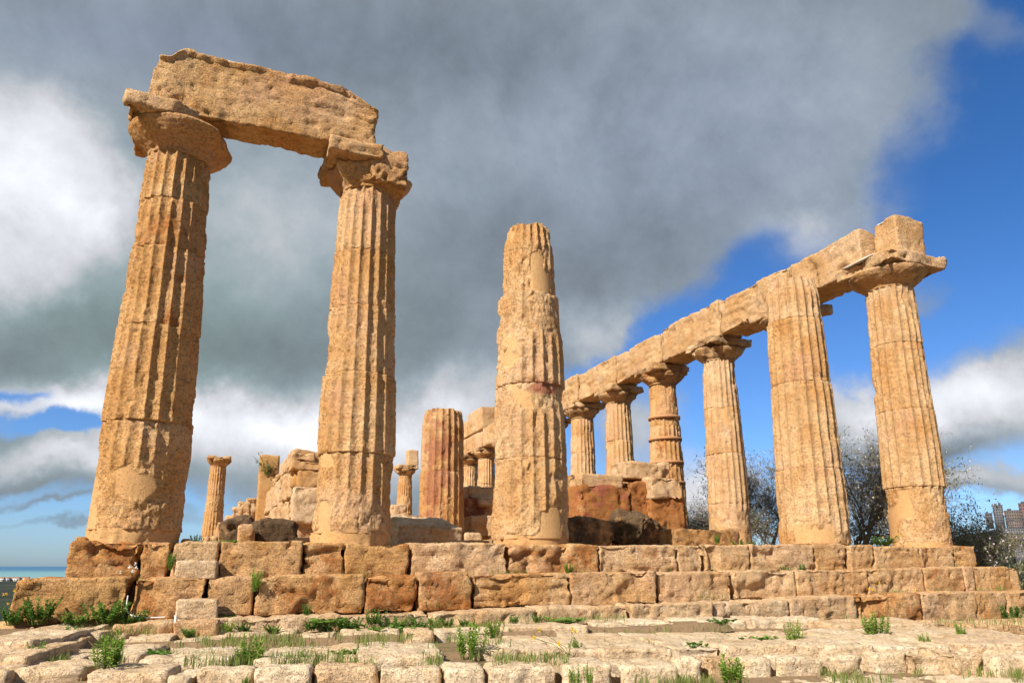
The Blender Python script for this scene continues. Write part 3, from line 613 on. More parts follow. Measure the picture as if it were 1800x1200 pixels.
paving_row("right-hand run of the front row", [(1600, 1676, 1147, 1132, -1.18, .4, "pale blunt"), (1676, 1742, 1148, 1130, -1.17, .4, "orange-sided", .5), (1742, 1860, 1150, 1130, -1.18, .4, "pale tapering"), (1862, 1990, 1152, 1128, -1.18, .4, "cut-off pale")], "paving stones at the front right", 610, dz=-.04, dyb=3, rad=.036, amp=.048, gouge=.04, warp=.022, gap=.03)
paving_row("lowest pavement at bottom right", [(1300, 1480, 1202, 1187, -1.42, .3, "level pale"), (1484, 1640, 1202, 1183, -1.42, .3, "cracked level"), (1644, 1860, 1202, 1180, -1.42, .3, "wide level"), (1060, 1296, 1208, 1194, -1.42, .3, "mossy level", .5)], "lowest paving stones", 630)

# ------------------------------------------------------------------ ruins inside
BG = "boulders and loose blocks inside the temple"
pxblock("boulder", "dark brown fallen stone with a lighter side, between the two lintel columns", "boulder", 442, 522, 914, 958, 2.6, .8, 701, tone=0, rust=0, dark=.95, group=BG, cell=.04, rad=.16, amp=.10, rot=(0, .06, .1))
pxblock("boulder", "black-crusted slanting stone behind the dark brown fallen stone", "boulder", 390, 446, 908, 955, 4.2, .8, 702, tone=0, rust=0, dark=.62, group=BG, cell=.05, rad=.14, amp=.10, rot=(0, -.3, .2))
pxblock("boulder", "tan rounded stone propped under the dark fallen stone", "boulder", 418, 446, 922, 958, 2.2, .5, 703, tone=.1, rust=.1, dark=.1, group=BG, cell=.04, rad=.1, amp=.05)
pxblock("boulder", "low tan stone lying at the foot of the right lintel column", "boulder", 515, 560, 943, 962, 1.2, .5, 704, tone=.2, group=BG, cell=.04, rad=.1, amp=.05)
pxblock("boulder", "wide pale flat-topped block right of the right lintel column", "boulder", 690, 808, 910, 966, 2.7, 1.2, 705, tone=.6, dark=.06, rust=0, group=BG, cell=.04, rad=.07, amp=.07, rot=(.22, .05, .15))
pxblock("boulder", "squarish black-brown block right of the broken middle column", "boulder", 1007, 1080, 910, 968, 3.3, .9, 706, tone=0, rust=0.1, dark=.55, group=BG, cell=.04, rad=.13, amp=.09, rot=(.05, .08, .2))
pxblock("boulder", "rough porous black boulder below the red wall", "boulder", 1092, 1184, 904, 970, 4.3, 1.1, 707, tone=0, rust=0, dark=.68, group=BG, cell=.035, rad=.34, amp=.14, gouge=.06, rot=(.25, .2, .6))
pxblock("boulder", "long low black-brown block at the foot of the strapped column", "boulder", 1187, 1302, 931, 964, 1.5, .6, 708, tone=0, rust=.1, dark=.42, group=BG, cell=.04, rad=.06, amp=.06)
pxblock("boulder", "low grey stone lying between flat-topped block and middle column", "boulder", 800, 866, 950, 968, .9, .5, 709, tone=.4, rust=0, dark=.1, group=BG, cell=.04, rad=.06, amp=.04)
pxblock("boulder", "tiny reddish stone left of the left lintel column's base", "boulder", 131, 150, 942, 958, -.3, .3, 710, tone=0, rust=.4, dark=.1, group=BG, cell=.03, rad=.05, amp=.03)
pxblock("boulder", "flat reddish stone right of the left lintel column's base", "boulder", 319, 336, 944, 958, -.2, .3, 711, tone=0, rust=.4, dark=.1, group=BG, cell=.03, rad=.04, amp=.03)
pxblock("boulder", "brown rubble heap left of the reddish stump's foot", "boulder", 684, 742, 905, 950, 10.5, 1.6, 712, tone=.15, rust=.1, dark=.15, group=BG, cell=.08, rad=.25, amp=.2)
pxblock("boulder", "tan stone on top of the rubble heap left of the stump", "boulder", 688, 715, 886, 908, 11., .9, 713, tone=.25, group=BG, cell=.06, rad=.1, amp=.1)

def wall(name, label, cat, specs, **kw):
    fx, fz = None, None
    a = specs[0]; p = at(a[0], a[3], a[4]); root = empty(name, (p[0], a[4], 0), label, cat); root['kind'] = 'thing'
    for i, s in enumerate(specs):
        x0, x1, yt, yb, Y, dep = s[:6]; k = dict(cell=.06, rad=.06, amp=.06, strata=.03, gouge=.08); k.update(kw); k.update(s[6] if len(s) > 6 else {})
        o = pxblock("block", None, None, x0, x1, yt, yb, Y, dep, k.pop('seed', 800+i*7+len(name)*31), parent=root, **k)
        o.location = o.location - Vector(root.location)
    return root
wall("ruined_wall", "low ruined wall with red-stained orange stones in front of the strapped column", "wall", [
    (1022, 1112, 852, 960, 6.2, 1.0, dict(red=.60, rust=.95, tone=0)), (1108, 1152, 845, 960, 6.3, 1.0, dict(rust=.95, red=.40, tone=.0)), (1146, 1206, 872, 960, 6.1, 1.0, dict(rust=.9, red=.2, tone=.02)),
    (1145, 1200, 836, 874, 6.0, 1.0, dict(tone=.3, rust=.1)), (1098, 1172, 811, 840, 6.5, .9, dict(tone=.35, dark=.12, rust=0)), (1022, 1096, 832, 856, 6.4, .9, dict(tone=.3, rust=.2)), (1166, 1178, 812, 842, 6.6, .5, dict(tone=.3, dark=.15))])
wall("ruined_wall", "short pile of red-stained wall stones left of the broken middle column", "wall", [
    (818, 872, 876, 910, 9.2, .9, dict(red=.8, rust=.5)), (822, 872, 854, 876, 9.3, .8, dict(tone=.45, dark=.1, rust=0)), (828, 874, 905, 945, 8.6, .9, dict(tone=.3)), (843, 868, 872, 888, 8.9, .5, dict(tone=.45)), (816, 850, 935, 966, 8., .8, dict(tone=.3))])
root = wall("sanctuary_wall", "ruined sanctuary wall stepping down behind the right lintel column", "wall", [
    (514, 562, 854, 918, 8.8, 1.0, dict(tone=.5, dark=.2, rust=0)), (504, 565, 905, 962, 9.0, 1.0, dict(tone=.1, rust=.25)), (522, 566, 822, 856, 9.2, .8, dict(tone=.08, rust=.3)), (512, 530, 820, 858, 9.4, .8, dict(tone=.05, rust=.2)),
    (511, 566, 808, 824, 9.2, .8, dict(tone=.2)), (512, 555, 795, 810, 9.5, .8, dict(tone=.15))])
# its long face receding beside the sight line, course by course
rw = random.Random(3); wa, wb = at(503, 950, 9.9), at(441, 950, 25.0); wl_ = math.hypot(*(wb-wa)[:2]); wang = math.atan2(wb[1]-wa[1], wb[0]-wa[0]); wu = (wb-wa)/wl_
for (za, zb_, cuts) in [(0, 1.55, (0, 2.1, 4.4, 6.6, 9.2, 11.6, wl_)), (1.56, 2.45, (0, 1.3, 3.2, 5.1, 7.4, 9.6)), (2.46, 2.95, (0, 1.5, 3.5, 5.6))]:
    for c0, c1 in zip(cuts[:-1], cuts[1:]):
        zt = zb_ + rw.uniform(-.03, .03) + (.7 if za == 0 and c0 > 9 else 0) - (.25 if za > 2 and c0 > 3 else 0); pm = wa + wu*(c0+c1)/2
        block("block", None, None, (pm[0]+.42-root.location.x, pm[1]-root.location.y, (za+zt)/2-root.location.z), (c1-c0-.025, .85, zt-za-.015), rw.randint(900, 990), rz=wang+rw.uniform(-.04, .04), parent=root, tone=.30, rust=.08, cell=.07, rad=.09, amp=.11, strata=.05, gouge=.1, shear=rw.uniform(-.05, .05))
block("wall_pier", "orange upright pier stone topped by a shrub behind the sanctuary wall", "pier", (at(467, 900, 18.)[0], 18.3, 1.9), (.75, .6, 4.0), 951, tone=.0, rust=.3, cell=.1)
OG = "row of grooved upright stones left of the sanctuary wall"
for i, (x0, x1, yt, Y) in enumerate([(380, 399, 918, 11.), (393, 413, 903, 14.), (405, 426, 890, 17.), (416, 439, 880, 19.), (430, 450, 874, 20.5)]):
    pxblock("upright_stone", ["lowest short", "second lowest", "middle", "fluted second tallest", "tallest"][i] + " grooved upright stone in the row left of the sanctuary wall", "stone", x0, x1, yt, 965, Y, .8, 960+i, group=OG, tone=.3, cell=.09, rad=.1, amp=.1, gouge=.12)
for i, (x0, x1, yt) in enumerate([(360, 369, 942), (371, 383, 940)]):
    pxblock("upright_stone", ["narrow stub stone at the foot of the lone small column", "wider stub stone just right of the narrow stub"][i], "stone", x0, x1, yt, 962, 6.0, .3, 970+i, group="stub stones by the small column", tone=.25, cell=.05, rad=.06, amp=.04)

# ------------------------------------------------------------------ vegetation
def tube_geo(p, q, r0, r1, n=4):
    p, q = np.array(p, float), np.array(q, float); d = q-p; L = np.linalg.norm(d); d = d/max(L, 1e-9)
    a = np.cross(d, [0, 0, 1.0]) if abs(d[2]) < .9 else np.cross(d, [1.0, 0, 0]); a /= np.linalg.norm(a); b = np.cross(d, a)
    t = np.arange(n)*2*math.pi/n; c = np.cos(t)[:, None]*a + np.sin(t)[:, None]*b
    V = np.concatenate([p+c*r0, q+c*r1]); I = np.arange(n); J = (I+1) % n
    return V, np.stack([I, J, J+n, I+n], 1)
class Soup:
    def __init__(s): s.V, s.Q, s.n = [], [], 0
    def add(s, V, Q): s.V.append(np.asarray(V)); s.Q.append(np.asarray(Q)+s.n); s.n += len(V)
    def tube(s, *a, **k): s.add(*tube_geo(*a, **k))
    def obj(s, name, m, parent=None, smooth=True): return mesh(name, np.concatenate(s.V), [np.concatenate(s.Q)], m, parent, smooth=smooth)
def leaf(s, p, d, L, w, rn, droop=.3):
    d = np.array(d, float); d /= np.linalg.norm(d); side = np.cross(d, [0, 0, 1.0]); side /= max(np.linalg.norm(side), 1e-6)
    up = np.cross(side, d); roll = rn.uniform(-.6, .6); side = side*math.cos(roll)+up*math.sin(roll)
    p = np.array(p, float); m1 = p+d*L*.38; m2 = p+d*L*.72-np.array([0, 0, droop*L*.15]); e = p+d*L-np.array([0, 0, droop*L*.45])
    V = [p-side*w*.12, p+side*w*.12, m1+side*w*.5, m1-side*w*.5, m2+side*w*.36, m2-side*w*.36, e+side*w*.04, e-side*w*.04]
    s.add(V, [[0, 1, 2, 3], [3, 2, 4, 5], [5, 4, 6, 7]])
def weed_proto(seed, kind):
    """kind: 'spurge' upright leafy stems, 'herb' bushy small leaves, 'mallow' low broad leaves"""
    rn = random.Random(seed); st, lv, fl = Soup(), Soup(), Soup()
    ns = {'spurge': 17, 'herb': 26, 'mallow': 20}[kind]
    for i in range(ns):
        a = rn.uniform(0, 6.283); rad = rn.uniform(0, .13); h = {'spurge': rn.uniform(.16, .40)*(1-rad*1.8), 'herb': rn.uniform(.12, .32), 'mallow': rn.uniform(.06, .14)}[kind]
        b = np.array([rad*math.cos(a), rad*math.sin(a), -.03]); lean = {'spurge': .22, 'herb': .5, 'mallow': .9}[kind]
        t = b+np.array([math.cos(a)*lean*h*rn.uniform(.3, 1.2), math.sin(a)*lean*h*rn.uniform(.3, 1.2), h])
        st.tube(b, t, .004, .0025, 4)
        nl = {'spurge': int(12+h*48), 'herb': int(14+h*40), 'mallow': 5}[kind]
        for k in range(nl):
            f = .25+.75*(k+1)/nl if kind != 'mallow' else rn.uniform(.6, 1)
            p = b+(t-b)*f; la = k*2.4+rn.uniform(-.4, .4); el = rn.uniform(.25, .9) if f < .9 else rn.uniform(.7, 1.3)
            L, w = {'spurge': (rn.uniform(.05, .085), .018), 'herb': (rn.uniform(.03, .06), .028), 'mallow': (rn.uniform(.06, .11), .055)}[kind]
            leaf(lv, p, (math.cos(la)*math.cos(el), math.sin(la)*math.cos(el), math.sin(el)), L*(1.1-.45*f), w, rn)
    return st, lv
def make_plant(name, seed, kind, m):
    st, lv = weed_proto(seed, kind); root = empty(name); lv.obj("foliage", m, root); st.obj("stem", STEM, root); root.hide_render = False
    return root
def copy_tree(o, parent=None):
    c = o.copy(); COL.objects.link(c); c.parent = parent
    for ch in list(o.children): copy_tree(ch, c)
    return c
PROTO = {}
def plant(kind, px, py, Z, hpx, label, group, wide=1.0, seed=0, Y=None):
    p = at(px, py, Y) if Y is not None else atZ(px, py, Z)
    d = np.dot(p-_C, _F); hm = hpx*d/FPX
    key = (kind, seed % 3); nm = {'spurge': 'weed', 'herb': 'leafy_herb', 'mallow': 'low_weed'}[kind]
    if key not in PROTO: PROTO[key] = r = make_plant(nm, 100+seed % 3+len(kind)*7, kind, {'spurge': WEED, 'herb': WEEDDARK, 'mallow': WEEDDARK}[kind])
    else: r = copy_tree(PROTO[key])
    nat = {'spurge': .40, 'herb': .34, 'mallow': .17}[kind]; k = hm/nat
    r.location = p; r.scale = (k*wide, k*wide, k); r.rotation_euler = (0, 0, (seed*2.39) % 6.28)
    tag(r, label, "weed", group, 'thing'); return r
WG = "green weeds growing between the stones"
plants = [
 ('spurge', 190, 1178, -1.22, 72, "large dense weed clump at lower left, between two front-row stones", 1.15),
 ('spurge', 437, 1168, -1.25, 62, "bright weed clump in the paving left of the split stone", 1.1),
 ('spurge', 825, 1155, -1.25, 68, "tall bright weed clump in the paving below the broken middle column", 1.15),
 ('spurge', 868, 1122, -1.2, 38, "weed tuft just behind and right of the tall bright clump", 1.0),
 ('spurge', 1012, 1148, -1.22, 32, "compact rounded weed tuft on the domed paving stones", 1.3),
 ('spurge', 1398, 1131, -1.22, 44, "upright weed on the pale slabs below the thick column", .95),
 ('spurge', 1540, 1120, -1.2, 46, "weed tuft at the foot of the rust-orange third-step block", 1.4),
 ('spurge', 1628, 1136, -1.22, 30, "small weed leaning over a front-row joint at right", 1.0),
 ('spurge', 1690, 1119, -1.2, 26, "small weed on the right slabs under the third step", 1.2),
 ('spurge', 1285, 1202, -1.35, 52, "spreading weed at the bottom edge, right of centre", 1.6),
 ('spurge', 1012, 1204, -1.3, 42, "thin upright weed at the bottom edge, below the broken middle column", .8),
 ('spurge', 1035, 1203, -1.3, 40, "pale stalky weed at the bottom edge, just right of a thin upright one", .7),
 ('spurge', 448, 1036, None, 38, "bright weed rooted in the joint of the second step's short brown block", .9),
 ('spurge', 709, 1110, -2.0, 32, "leafy weed on the soil strip below the orange second-step block", 1.0),
 ('spurge', 765, 1106, -1.95, 25, "short weed right of the leafy one on the soil strip", 1.3),
 ('spurge', 402, 1112, -2.0, 22, "small weed right of the lowest stair stone", 1.3),
 ('spurge', 432, 1202, -1.3, 18, "tiny weed at the bottom edge under the bright clump", 1.3),
 ('spurge', 530, 1162, -1.25, 26, "small weed beside the split paving stone", 1.0),
 ('spurge', 595, 1158, -1.25, 18, "tiny weed on the wedge-shaped paving stone", 1.2),
 ('herb', 70, 1092, -1.36, 48, "dark bushy herb against the left end of the second step", 1.2),
 ('herb', 186, 1092, -1.36, 42, "dark bushy herb against the second step, right of the other dark one", 1.5),
 ('herb', 232, 1096, -1.4, 26, "low dark herb near the white pipe at left", 1.6),
 ('herb', 655, 1098, -1.8, 32, "white-flowered herb in front of the rusty hollowed block", 1.0),
 ('herb', 610, 1106, -1.95, 23, "dark herb left of the white-flowered one", 2.0),
 ('herb', 690, 1104, -1.95, 22, "dark herb spreading under the white-flowered one", 2.0),
 ('herb', 545, 1106, -1.95, 19, "dark herb at the left end of the herb strip", 1.8),
 ('herb', 815, 1100, -1.95, 14, "dark herb at the right end of the herb strip", 1.6),
 ('herb', 122, 1122, -1.15, 26, "dark herb drooping over the half-buried stone at left", .9),
 ('herb', 57, 1160, -1.2, 36, "dark herb in the gap beside the small upright stone", .9),
 ('herb', 1000, 1007, None, 20, "small herb rooted under the top step's orange flaking block", .8),
 ('herb', 1383, 1006, None, 14, "small herb at the foot of the top step's long cracked block", 1.2),
 ('herb', 1410, 1004, None, 16, "small herb right of another at the foot of the long cracked block", .9),
 ('herb', 1782, 1090, -1.9, 30, "leafy herb against the third step at the far right", 1.2),
 ('herb', 1308, 967, None, 22, "herb on top of the platform left of the thick column", 1.6),
 ('herb', 1262, 954, None, 18, "sprig on the platform in front of the long low dark block", .6),
 ('herb', 770, 966, None, 16, "herb in front of the wide pale flat-topped block", 1.0),
 ('herb', 345, 958, None, 22, "herb on the platform right of the left lintel column", .9),
 ('herb', 1555, 958, None, 18, "yellow-flowered herb left of the corner column's foot", 2.2),
 ('herb', 300, 998, None, 30, "straggly herb hanging in a top-step joint left of the highest stair stone", .5),
 ('mallow', 390, 958, None, 12, "low green patch among stub stones by the small column", 2.2),
 ('mallow', 575, 1096, -1.8, 14, "low weed strip under the long buff second-step blocks", 2.5),
 ('mallow', 990, 1094, -2.0, 12, "low weed along the third step's pale pinkish block", 2.5),
 ('mallow', 1270, 1096, -1.15, 12, "low grassy weed patch on the wide pale kerb", 1.6),
 ('mallow', 280, 1152, -1.2, 14, "low weed in the crack beside the long rounded paving stone", 1.6),
 ('mallow', 610, 1152, -1.22, 14, "low weed in the joint left of the broad flat paving stone", 1.5),
 ('mallow', 1225, 1140, -1.22, 14, "low weed under the diagonal paving stone", 1.8),
 ('mallow', 1330, 1128, -1.22, 14, "low weed right of the diagonal paving stone", 1.8),
 ('herb', 575, 1108, -1.95, 14, "dark herb between the left end and middle of the herb strip", 1.5),
 ('herb', 735, 1104, -1.95, 22, "dark herb right of the leafy weed on the soil strip", 1.5),
 ('herb', 785, 1102, -1.95, 19, "dark herb near the right end of the herb strip", 1.3),
 ('herb', 330, 1118, -2.05, 18, "dark herb under the lowest stair stone", 1.5),
 ('herb', 130, 1096, -1.4, 24, "low dark herb between two dark bushy herbs at left", 1.8),
 ('herb', 20, 1096, -1.4, 34, "leafy herb at the left edge under the yellow wild flowers", 1.2),
 ('herb', 540, 1082, -1.35, 24, "thin herb at the foot of the long purplish second-step block", .6),
 ('herb', 480, 1112, -1.95, 17, "dark herb behind the flat pinkish kerb stone", 1.6),
 ('herb', 430, 1110, -1.95, 19, "dark herb behind the left end of the flat pinkish kerb stone", 1.5),
 ('herb', 905, 1094, -1.95, 14, "herb under the left part of the third step, below the broken middle column", 1.4),
 ('herb', 945, 1092, -1.95, 16, "herb at the joint of two pale third-step blocks", 1.2),
 ('mallow', 380, 1090, -1.35, 12, "low weed right of the middle stair stone", 2.0),
 ('mallow', 700, 1110, -2.0, 16, "broad-leaved weed at the foot of the leafy weed", 2.0),
 ('mallow', 640, 1112, -2.05, 16, "broad-leaved weed before the white-flowered herb", 2.2),
]
OBJ = {}
for i, (kd, px, py, Z, h, lb, wd) in enumerate(plants):
    Y = None
    if Z is not None and (kd == 'herb' or py < 1113) and Z < -1.3 or Z in (-1.8, -1.95, -2.0): Y = Z
    if Z is None: Y = -1.24 if py > 1020 else (-.84 if py > 990 else (-.2 if py > 950 else -.2))
    OBJ[lb] = plant(kd, px, py, Z, h, lb, WG, wd, i, Y)
# flowers
def flower_stalks(name, label, px, py, Z, pts, m, group=None, Y=None):
    """a thin-stemmed wild flower; pts = flower-head pixels"""
    b = at(px, py, Y) if Y is not None else atZ(px, py, Z); root = empty(name, b, label, "wild flower", group); root['kind'] = 'thing'
    st, fls = Soup(), []; rn = random.Random(int(px))
    for (x, y) in pts:
        q = at(x, y, b[1]+rn.uniform(-.05, .05))-b; mid = q*.5+np.array([rn.uniform(-.03, .03), 0, .02]); st.tube((0, 0, 0), mid, .003, .0025); st.tube(mid, q, .0025, .002)
        fl = Soup(); fls.append(fl)
        for k in range(7):
            a = k*6.283/7; dd = np.array([math.cos(a), -.25, math.sin(a)*.8]); leaf(fl, q, dd, .026, .016, rn, 0)
    st.obj("stem", STEM, root)
    for fl in fls: fl.obj("flower", m, root)
    return root
flower_stalks("wild_flower", "yellow wild flowers on thin stalks left of the platform corner", 18, 1095, -1.2, [(6, 1044), (11, 1043), (14, 1060), (26, 1037), (27, 1053), (33, 1022), (40, 1019), (41, 1022)], YELLOW)
flower_stalks("wild_flower", "small white flowers on the second step under the red-stained block", 232, 1012, None, [(228, 996), (233, 1003), (212, 1005), (240, 997), (238, 990)], WHITE, Y=-1.0)
flower_stalks("wild_flower", "white flowers above the herb strip before the rusty hollowed block", 650, 1088, -1.12, [(617, 1062), (629, 1056), (612, 1075), (603, 1058), (658, 1060), (640, 1076), (683, 1089), (692, 1088), (786, 1103), (795, 1102)], WHITE)
flower_stalks("wild_flower", "yellow flowers at the foot of the corner column", 1570, 958, None, [(1552, 944), (1580, 938), (1584, 939), (1575, 941)], YELLOW, Y=-.2)
flower_stalks("wild_flower", "yellow flowers scattered on the pale paving at centre", 1000, 1150, -1.2, [(938, 1120), (948, 1106), (1006, 1105), (1012, 1110), (982, 1130)], YELLOW)
flower_stalks("wild_flower", "yellow flowers along the second step below the corner column", 1540, 1045, None, [(1545, 1023), (1527, 1034), (1533, 1036), (1608, 1037)], YELLOW, Y=-1.3)

# grass: uncountable blades in joints and on soil strips
def grass():
    rn = np.random.RandomState(4); P = []
    def strip(x0, x1, y0, y1, z, n):
        X = rn.uniform(x0, x1, n); Yp = rn.uniform(y0, y1, n); keep = fbm(np.stack([X*.02, Yp*.05, 0*X+4], 1), 3) > .5
        for x, y in zip(X[keep], Yp[keep]): P.append(atZ(x, y, z))
    strip(80, 310, 1088, 1112, -1.12, 1800); strip(390, 900, 1088, 1108, -1.18, 9000); strip(880, 1100, 1074, 1090, -1.11, 900)
    strip(60, 900, 1116, 1134, -1.16, 3000); strip(80, 1000, 1150, 1166, -1.2, 2600); strip(1200, 1500, 1128, 1142, -1.24, 700); strip(1000, 1300, 1100, 1140, -1.2, 500)
    strip(1250, 1800, 1178, 1200, -1.38, 1500); strip(1080, 1300, 1186, 1202, -1.36, 900); strip(0, 60, 1085, 1130, -1.2, 600); strip(1480, 1800, 1082, 1096, -1.16, 500)
    for _ in range(2600):                                              # on the platform top, between the stones
        x, y = rn.uniform(-.3, 15.8), rn.uniform(.2, 6.0)
        if vnoise(np.array([[x*.7, y*.7, 8.]]))[0] > .56: P.append(np.array([x, y, -.08]))
    for _ in range(1500):
        x = rn.uniform(0, 16); yy, z = ((-.86, -.53), (-1.27, -.95))[rn.randint(2)]
        if vnoise(np.array([[x*1.7, yy*9, 2.]]))[0] > .62: P.append(np.array([x, yy+rn.uniform(-.03, .05), z+.009*x]))
    P = np.array(P); n = len(P); a = rn.uniform(0, 6.283, n); h = rn.uniform(.02, .085, n); w = rn.uniform(.002, .0045, n); ln = rn.uniform(.1, .7, n)
    d = np.stack([np.cos(a), np.sin(a), 0*a], 1); s_ = np.stack([-np.sin(a), np.cos(a), 0*a], 1)*w[:, None]; up = np.array([0, 0, 1.])
    b = P-up*.03; m_ = P+up*(h*.55)[:, None]+d*(h*ln*.3)[:, None]; t = P+up*h[:, None]+d*(h*ln)[:, None]
    V = np.stack([b-s_, b+s_, m_+s_*.8, m_-s_*.8, t+s_*.1, t-s_*.1], 1).reshape(-1, 3); k = np.arange(n)[:, None]*6
    F = np.concatenate([k+np.array([[0, 1, 2, 3]]), k+np.array([[3, 2, 4, 5]])])
    tag(mesh("grass", V, [F], GRASS), "short green grass in the joints and soil strips between the stones", "grass", kind='stuff')
grass()

# shrub on the pier, white pipe, cable
def shrub(label, loc, seed, h, n, name="shrub", m=WEEDDARK, spread=.5, leafL=.09):
    rn = random.Random(seed); st, lv = Soup(), Soup(); root = empty(name, loc, label, "shrub"); root['kind'] = 'thing'
    for i in range(n):
        a = rn.uniform(0, 6.283); hh = h*rn.uniform(.5, 1); t = np.array([math.cos(a)*spread*rn.uniform(.1, 1), math.sin(a)*spread*rn.uniform(.1, 1), hh]); b = np.array([0, 0, -.1])
        mid = (b+t)/2+np.array([0, 0, hh*.15]); st.tube(b, mid, .02, .014); st.tube(mid, t, .014, .006)
        for k in range(26):
            f = rn.uniform(.25, 1); p = b+(t-b)*f; la = rn.uniform(0, 6.283); el = rn.uniform(0, 1.2)
            leaf(lv, p+np.array([rn.uniform(-.06, .06), rn.uniform(-.06, .06), 0]), (math.cos(la)*math.cos(el), math.sin(la)*math.cos(el), math.sin(el)), leafL*rn.uniform(.7, 1.6), leafL*.3, rn)
    lv.obj("foliage", m, root); st.obj("stem", BARK, root); return root
p = at(472, 826, 18.3); shrub("wispy green shrub sprouting from the top of the sanctuary wall pier", (p[0], 18.1, p[2]-.35), 5, 1.1, 12, spread=.8, leafL=.12)

def polytube(name, label, cat, pts, r, m):
    s_ = Soup()
    for a, b in zip(pts[:-1], pts[1:]): s_.tube(a, b, r, r, 8)
    return tag(s_.obj(name, m), label, cat, kind='thing')
polytube("pipe", "white plastic pipe bending from a second-step joint along its foot", "pipe", [at(225, 1046, -1.235), at(223, 1058, -1.25), at(222, 1068, -1.27), at(225, 1076, -1.31), at(233, 1082, -1.35), at(245, 1084, -1.36), at(262, 1085, -1.37), at(290, 1084, -1.38)], .008, PIPE)
pp = at(309, 1087, -1.75); polytube("pipe", "short upright white pipe end with dark foot beside lowest stair stone", "pipe", [pp-np.array([0, 0, .08]), pp+np.array([0, 0, .045])], .018, PIPE)
# pale caps on top edges
cap_sheet("pale protective cap on the left capital beside the lone lintel's end", (-.62, -.25, 6.585), (.22, .8, .025), 21)
cap_sheet("pale protective cap along the lone lintel's top", (1.25, -.2, 7.655), (2.3, .5, .03), 22)
cap_sheet("pale protective cap on the corner capital, left of the squared end block", (EX-.66, .1, 6.60), (.30, .9, .03), 23)
cap_sheet("pale protective cap topping the squared end block", (15.55, -.18, 7.665), (.6, .5, .03), 24)

# ------------------------------------------------------------------ almond trees
def almond(label, px, py, D_, hpx, seed, spread=1.0, dens=1.0, group="blossoming almond trees behind the colonnade"):
    b = atD(px, py, D_); b[2] = land_h([b[0]], [b[1]])[0]; top = atD(px, py-hpx, D_); H = top[2]-b[2]
    rn = random.Random(seed); nr = np.random.RandomState(seed); root = empty("almond_tree", b, label, "tree", group); root['kind'] = 'thing'
    tr, tw, lf, bl = Soup(), Soup(), Soup(), Soup(); tips = []
    def branch(p, d, L, r, lev):
        nseg = 3 if lev < 3 else 2; q = p
        for i in range(nseg):
            d = d + nr.normal(0, .20, 3) + np.array([0, 0, .05 if lev < 4 else -.02]); d /= np.linalg.norm(d)
            e = q + d*L/nseg; r2 = r*.84; (tr if lev < 2 else tw).tube(q, e, r, r2, 7 if lev < 2 else 3); q, r = e, r2
            if lev >= 3: tips.append((q.copy(), d.copy(), lev))
            if lev < 5 and (i > 0 or lev > 0):
                for _ in range(1 if lev < 1 else 2):
                    if rn.random() < .88:
                        dd = d + nr.normal(0, .62, 3)*np.array([1, 1, .7]); dd /= np.linalg.norm(dd); branch(q, dd, L*rn.uniform(.58, .82), r*.62, lev+1)
        if lev < 5:
            dd = d + nr.normal(0, .3, 3); branch(q, dd/np.linalg.norm(dd), L*.72, r*.75, lev+1)
    L0 = H*.17
    for k in range(4):
        a = k*1.57+rn.uniform(-.5, .5); dd = np.array([math.cos(a)*.62*spread, math.sin(a)*.62*spread, 1.0]); branch(np.array([0, 0, -.1]), dd/np.linalg.norm(dd), L0*1.5, .045*H/3.2, 0)
    for p, d, lev in tips:
        for _ in range(int(rn.random() < .30*dens)):
            q = p+nr.normal(0, .05, 3); a = nr.normal(0, 1, 3); a /= np.linalg.norm(a); leaf(lf, q, a, rn.uniform(.06, .11), rn.uniform(.02, .035), rn)
        if rn.random() < .06:
            q = p+nr.normal(0, .04, 3); s_ = rn.uniform(.012, .022)
            for _ in range(2):
                a = nr.normal(0, 1, 3); a /= np.linalg.norm(a); u = np.cross(a, [0.3, .2, 1]); u /= np.linalg.norm(u); v = np.cross(a, u)
                bl.add([q-u*s_-v*s_*.6, q+u*s_-v*s_*.8, q+u*s_*.8+v*s_, q-u*s_*.7+v*s_], [[0, 1, 2, 3]])
    zmax = max(np.concatenate(tw.V)[:, 2]); k = H/zmax
    tr.obj("trunk", BARK, root); c = tw.obj("crown", BARK, root); lf.obj("leaves", TREELEAF, c); bl.obj("blossom", PETAL, c, smooth=False)
    for o in root.children: pass
    root.scale = (k*spread, k*spread, k)
    return root
almond("dark dense almond tree between the smooth-footed column and the thick column", 1352, 985, 31, 245, 31, .85, 1.6)
almond("almond tree with white blossom between the thick column and the corner column", 1505, 985, 28, 245, 35, .9, 1.2)
almond("small almond tree left of the smooth-footed colonnade column", 1232, 985, 36, 118, 37, .9, .9)
almond("low spreading blossoming almond tree at the right edge beyond the corner", 1704, 1000, 26, 128, 41, .85, 1.2)
for i, (px, D_, h, lb) in enumerate([(1740, 30, 1.0, "dark green shrub under the right-edge almond tree"), (1795, 27, .75, "olive-green shrub at the right edge below the far town"), (1555, 31, 1.6, "dark shrub behind the platform left of the corner column's foot"), (1350, 34, 1.7, "dark shrub below the dense almond tree")]):
    p = atD(px, 1000, D_); shrub(lb, (p[0], p[1], land_h([p[0]], [p[1]])[0]), 60+i, h*1.15, 70, m=TREELEAF, spread=1.7, leafL=.17)

